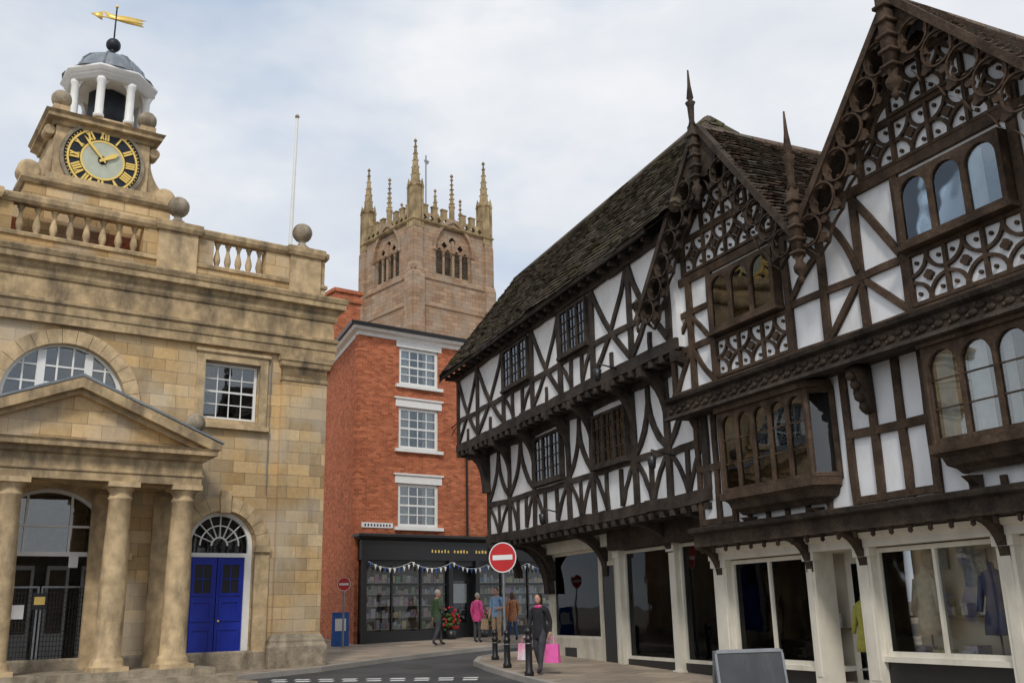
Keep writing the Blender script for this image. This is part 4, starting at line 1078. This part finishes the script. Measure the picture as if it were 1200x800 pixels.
F.M=Matrix.Rotation(math.radians(-8),4,'X');F.prism('frame|bluesign',rect(-.28,.28,0,1.1),0,.04,[rect(-.24,.24,.12,1.05)]);F.box('panel|bluesign',-.24,.24,.012,.03,.12,1.05);F.box('panel_text|signwhite',-.18,.18,.004,.011,.5,.9);F.M=None
F.M=Matrix.Translation((0,.3,0))@Matrix.Rotation(math.radians(8),4,'X');F.prism('back_frame|bluesign',rect(-.28,.28,0,1.1),0,.04,[rect(-.24,.24,.12,1.05)]);F.M=None
F.finish()
F=Fr('pavement_board',(2.78,12.0,g(12)+.02),12)
F.M=Matrix.Rotation(math.radians(-10),4,'X')
F.prism('frame|metalgrey',[(-.44,.05),(.44,.05),(.44,1.1),(.4,1.16),(-.4,1.16),(-.44,1.1)],0,.05,[rect(-.41,.41,.14,1.12)]);F.box('panel|boardgrey',-.41,.41,.012,.035,.14,1.12)
for x in (-.4,.4): F.box('feet|black',x-.03,x+.03,-.02,.06,0,.08)
F.M=Matrix.Translation((0,.4,0))@Matrix.Rotation(math.radians(10),4,'X');F.prism('back_frame|metalgrey',rect(-.44,.44,.05,1.14),0,.05,[rect(-.39,.39,.14,1.1)]);F.box('back_panel|boardgrey',-.39,.39,.012,.035,.14,1.1);F.M=None
F.finish()

# ============================================================ PEOPLE
simple('skin',(.52,.30,.21),.6,.06,8,.05);simple('hairdark',(.03,.02,.015),.7,.2,30,.1);simple('hairgrey',(.35,.33,.31),.8,.15,30,.1);simple('hairbrown',(.13,.07,.04),.8,.2,30,.1)
for nm,c in (('c_black',(.025,.025,.03)),('c_green',(.05,.085,.045)),('c_grey',(.06,.06,.07)),('c_pink',(.62,.08,.25)),('c_blue',(.22,.38,.6)),('c_tan',(.38,.27,.17)),('c_denim',(.06,.10,.2)),('c_orange',(.45,.2,.1))): simple(nm,c,.88,.2,12,.2)
simple('bagpink',(.85,.15,.45),.5,.1,6,.05);simple('bagfloral',(.8,.25,.4),.5,.3,18,.05,dirt=(.75,.7,.7),dpos=(.4,.5));simple('eyes',(.02,.015,.01),.3,.05,5,0);simple('lips',(.4,.12,.1),.5,.05,5,0)
def skinmesh(verts,edges,radii,roots,sub=1):
    me=bpy.data.meshes.new('sk');me.from_pydata([tuple(v) for v in verts],edges,[])
    ob=bpy.data.objects.new('sk',me);sc.collection.objects.link(ob)
    ob.modifiers.new('s','SKIN')
    sv=me.skin_vertices[0].data
    for i,r in enumerate(radii): sv[i].radius=(r if isinstance(r,tuple) else (r,r));sv[i].use_root=(i in roots)
    ob.modifiers[0].use_smooth_shade=True
    sb=ob.modifiers.new('u','SUBSURF');sb.levels=sub;sb.render_levels=sub
    dg=bpy.context.evaluated_depsgraph_get();ev=ob.evaluated_get(dg);m2=bpy.data.meshes.new_from_object(ev)
    bpy.data.objects.remove(ob)
    return m2
def person(name,X,Y,deg,H,top,bot,hair,pose,longhair=False,hem=.46,sleeve=True,shoes='c_black',dz=.11):
    F=Fr(name,(X,Y,g(Y)+dz),deg)
    Vv=Vector
    J={'pel':(0,0,.53),'bel':(0,.005,.61),'che':(0,0,.72),'nb':(0,-.005,.81),'nk':(0,.005,.865)}
    J.update(pose)
    order=['pel','bel','che','nb','nk']
    rad={'pel':(.088,.068),'bel':(.08,.06),'che':(.098,.066),'nb':(.055,.045),'nk':(.03,.032)}
    seg=[('pel','bel',top),('bel','che',top),('che','nb',top),('nb','nk','skin')]
    for s_,q in ((-1,'l'),(1,'r')):
        base={'sh':(s_*.105,-.005,.795),'el':(s_*.135,-.02,.635),'wr':(s_*.14,.03,.50),'hd':(s_*.14,.045,.465),'hp':(s_*.05,0,.5),'kn':(s_*.055,.01,.285),'an':(s_*.055,-.01,.045),'to':(s_*.062,.075,.018)}
        for a,b in base.items():
            if a+q not in J: J[a+q]=b
        order+= [a+q for a in base]
        for a,r in (('sh',.042),('el',.031),('wr',.02),('hd',.018),('hp',.062),('kn',.042),('an',.027),('to',.022)): rad[a+q]=r
        seg+= [('nb','sh'+q,top),('sh'+q,'el'+q,top),('el'+q,'wr'+q,top if sleeve else 'skin'),('wr'+q,'hd'+q,'skin'),('pel','hp'+q,bot),('hp'+q,'kn'+q,bot),('kn'+q,'an'+q,bot),('an'+q,'to'+q,shoes)]
    idx={n:i for i,n in enumerate(order)}
    vs=[Vv(J[n])*H for n in order];rr=[tuple(x*H for x in rad[n]) if isinstance(rad[n],tuple) else rad[n]*H for n in order]
    me=skinmesh(vs,[(idx[a],idx[b]) for a,b,_ in seg],rr,{0},2)
    ms=[];
    for _,_,m in seg:
        if m not in ms: ms.append(m)
    for m in ms: me.materials.append(MATS[m])
    for p in me.polygons:
        c=p.center;best=None
        for a,b,m in seg:
            A=Vv(J[a])*H;B=Vv(J[b])*H;t=max(0,min(1,(c-A).dot(B-A)/(B-A).length_squared));d=(c-(A+(B-A)*t)).length
            if a in('pel',) and b.startswith('hp'): d+=.02
            if best is None or d<best[0]: best=(d,m)
        p.material_index=ms.index(best[1]);p.use_smooth=True
    me.name='body';o=bpy.data.objects.new('body',me);sc.collection.objects.link(o);o.parent=F.e
    hv=[];he=[];hr=[];roots=set()
    for s_,q in ((-1,'l'),(1,'r')):
        wr=Vv(J['wr'+q])*H;hd=Vv(J['hd'+q])*H;d=(hd-wr).normalized();side=Vv((0,1,0));side=(side-d*side.dot(d)).normalized();inn=d.cross(side).normalized()
        if inn.x*s_>0: inn=-inn
        for fi,(o_,ln) in enumerate(((-.03,.062),(-.011,.078),(.008,.083),(.026,.074))):
            b=hd+side*-o_*.9;st=len(hv);roots.add(st)
            hv+= [b-d*.02,b+d*ln*.45,b+d*ln*.75+inn*.012,b+d*ln*.92+inn*.03];hr+= [.011,.010,.009,.007];he+= [(st,st+1),(st+1,st+2),(st+2,st+3)]
        st=len(hv);roots.add(st);b=wr+(hd-wr)*.4
        hv+= [b,b+side*.035+d*.02,b+side*.045+d*.05+inn*.01];hr+= [.014,.011,.009];he+= [(st,st+1),(st+1,st+2)]
    mh=skinmesh(hv,he,hr,roots,1);mh.materials.append(MATS['skin']);mh.name='fingers'
    for p in mh.polygons: p.use_smooth=True
    o=bpy.data.objects.new('fingers',mh);sc.collection.objects.link(o);o.parent=F.e
    nk=Vv(J['nk'])*H;hc=nk+Vv((0,.012,.068))*H
    F.M=Matrix.Translation(hc)@Matrix.Scale(H,4)
    F.ball('head|skin',0,0,0,.044,.054,.066,n=18);F.ball('head|skin',0,.012,-.03,.034,.042,.036,n=14)
    F.add('nose|skin',[(-.008,.05,.0),(.008,.05,.0),(0,.066,-.014),(0,.052,.012),(0,.05,-.018)],[(0,2,3),(1,3,2),(0,4,2),(1,2,4)])
    for s_ in (-1,1): F.ball('eyes|eyes',s_*.017,.0485,.004,.006,.004,.004,n=8);F.ball('ears|skin',s_*.044,-.004,-.004,.006,.011,.016,n=8)
    F.ball('mouth|lips',0,.05,-.034,.013,.005,.004,n=8)
    hk='hair|'+hair
    F.ball(hk,0,-.011,.016,.049,.054,.06,n=18)
    if longhair: F.ball(hk,0,-.03,-.03,.05,.034,.075,n=14);F.ball(hk,-.036,-.012,-.02,.018,.026,.06,n=10);F.ball(hk,.036,-.012,-.02,.018,.026,.06,n=10)
    F.M=None
    n=20;prof=[(.098,.070,hem),(.101,.073,hem+.05),(.094,.072,.56),(.086,.068,.62),(.094,.07,.68)]
    vs=[];fs=[]
    for (a,b,z) in prof:
        for i in range(n):
            t=2*math.pi*i/n;w_=1+.03*math.sin(5*t+z*20);vs.append(((a*math.cos(t)*w_)*H,(b*math.sin(t)*w_)*H,z*H))
    for j in range(len(prof)-1):
        for i in range(n):
            a=j*n+i;b=j*n+(i+1)%n;fs.append((a,b,b+n,a+n))
    F.add('garment_hem|'+top,vs,fs);F.smooth.add('garment_hem|'+top)
    F.lathe('collar|'+top,0,-.002*H,[(.052*H,.815*H),(.042*H,.845*H),(.038*H,.845*H)],14)
    return F,J
def walk():
    return {'knl':(-.055,.07,.29),'anl':(-.055,.11,.05),'tol':(-.06,.19,.03),'knr':(.055,-.01,.285),'anr':(.055,-.11,.07),'tor':(.06,-.03,.02),'ell':(-.135,-.05,.64),'wrl':(-.14,-.03,.51),'hdl':(-.14,-.015,.475),'elr':(.135,.02,.64),'wrr':(.135,.09,.52),'hdr':(.135,.11,.49)}
def bag(F,x,y,z,w,h,k):
    F.add('shopping_bag|'+k,[(x-w*.5,y-.06,z),(x+w*.5,y-.06,z),(x+w*.5,y+.06,z),(x-w*.5,y+.06,z),(x-w*.46,y-.035,z+h),(x+w*.46,y-.035,z+h),(x+w*.46,y+.035,z+h),(x-w*.46,y+.035,z+h)],[(0,3,2,1),(0,1,5,4),(1,2,6,5),(2,3,7,6),(3,0,4,7)])
    for yy in (-.035,.035):
        pr=None
        for i in range(9):
            t=math.pi*i/8;p=(x+w*.22*math.cos(t),y+yy*.5,z+h+.14*math.sin(t))
            if pr: F.tube('bag_handles|'+k,pr,p,.006,5)
            pr=p
H=1.66
F,J=person('woman_with_shopping_bags',.45,21.9,150,H,'c_black','c_grey','hairdark',walk(),True,hem=.44)
for q,k,w_,h_ in (('l','bagpink',.34,.38),('r','bagfloral',.28,.34)):
    p=Vector(J['hd'+q])*H;bag(F,p.x+(.06 if q=='r' else -.05),p.y,p.z-h_-.18,w_,h_,k)
F.ball('scarf|c_pink',0,.02*H,.83*H,.06*H,.05*H,.025*H)
F.finish()
F,J=person('man_in_green_jacket',-2.65,33.0,-60,1.76,'c_green','c_grey','hairgrey',{**walk(),'elr':(.14,.0,.65),'wrr':(.1,.11,.63),'hdr':(.07,.135,.64)},hem=.42);F.finish()
F,J=person('woman_in_pink_jacket',-1.4,34.4,-35,1.62,'c_pink','c_grey','hairgrey',{},False,hem=.42);bag(F,.26,.05,.42,.28,.34,'c_tan');F.finish()
F,J=person('man_in_blue_shirt',-.72,33.6,150,1.78,'c_blue','c_tan','hairbrown',{'ell':(-.15,-.01,.64),'wrl':(-.08,.1,.62),'hdl':(-.05,.12,.63)},hem=.47,sleeve=False);F.ball('rucksack|c_orange',0,-.19,1.2,.16,.11,.24);F.finish()
F,J=person('woman_in_tan_coat',-.2,34.8,20,1.6,'c_orange','c_denim','hairbrown',walk(),True,hem=.40);F.finish()

# ============================================================ SKY, LIGHT, CAMERA
W=bpy.data.worlds.new('World');sc.world=W;W.use_nodes=True;nt=W.node_tree;nt.nodes.clear()
el=math.radians(44)
sky=nd(nt,'TexSky');sky.sky_type='NISHITA';sky.sun_disc=False;sky.sun_elevation=el;sky.sun_rotation=math.radians(183);sky.dust_density=1.5
tc=nd(nt,'TexCoord');mp=nd(nt,'Mapping');mp.inputs['Scale'].default_value=(1,1,2.0);mp.inputs['Location'].default_value=(.3,.1,.2);lk(nt,tc.outputs['Generated'],mp.inputs[0])
n1=noise(nt,mp.outputs[0],2.4,5,.52);n2=noise(nt,mp.outputs[0],3.6,5,.55)
cloud=ramp(nt,n2,.28,.7,(7.6,8.1,8.9,1),(10.1,10.2,10.4,1))
skyb=mixc(nt,.7,sky.outputs[0],(6.2,7.7,9.8))
col=mixc(nt,ramp(nt,n1,.34,.56),skyb,cloud)
bg=nd(nt,'Background');bg.inputs['Strength'].default_value=.092;lk(nt,col,bg.inputs[0])
ow=nd(nt,'OutputWorld');lk(nt,bg.outputs[0],ow.inputs[0])
sl=bpy.data.lights.new('sun','SUN');sl.energy=1.8;sl.angle=math.radians(10);sl.color=(1,.95,.88);so=bpy.data.objects.new('sun',sl);sc.collection.objects.link(so)
d=Vector((-math.sin(math.radians(3))*math.cos(el),-math.cos(math.radians(3))*math.cos(el),math.sin(el)))
so.rotation_euler=d.to_track_quat('Z','Y').to_euler()
sc.view_settings.view_transform='Standard';sc.view_settings.look='None';sc.view_settings.exposure=0
cd=bpy.data.cameras.new('camera');co=bpy.data.objects.new('camera',cd);sc.collection.objects.link(co)
cd.sensor_width=36;cd.lens=34.23;cd.clip_end=2000;cd.clip_start=.1
co.matrix_world=Matrix.Translation((0,0,1.6))@Matrix.Rotation(math.radians(105.4),4,'X')@Matrix.Rotation(math.radians(-1.33),4,'Z')
sc.camera=co
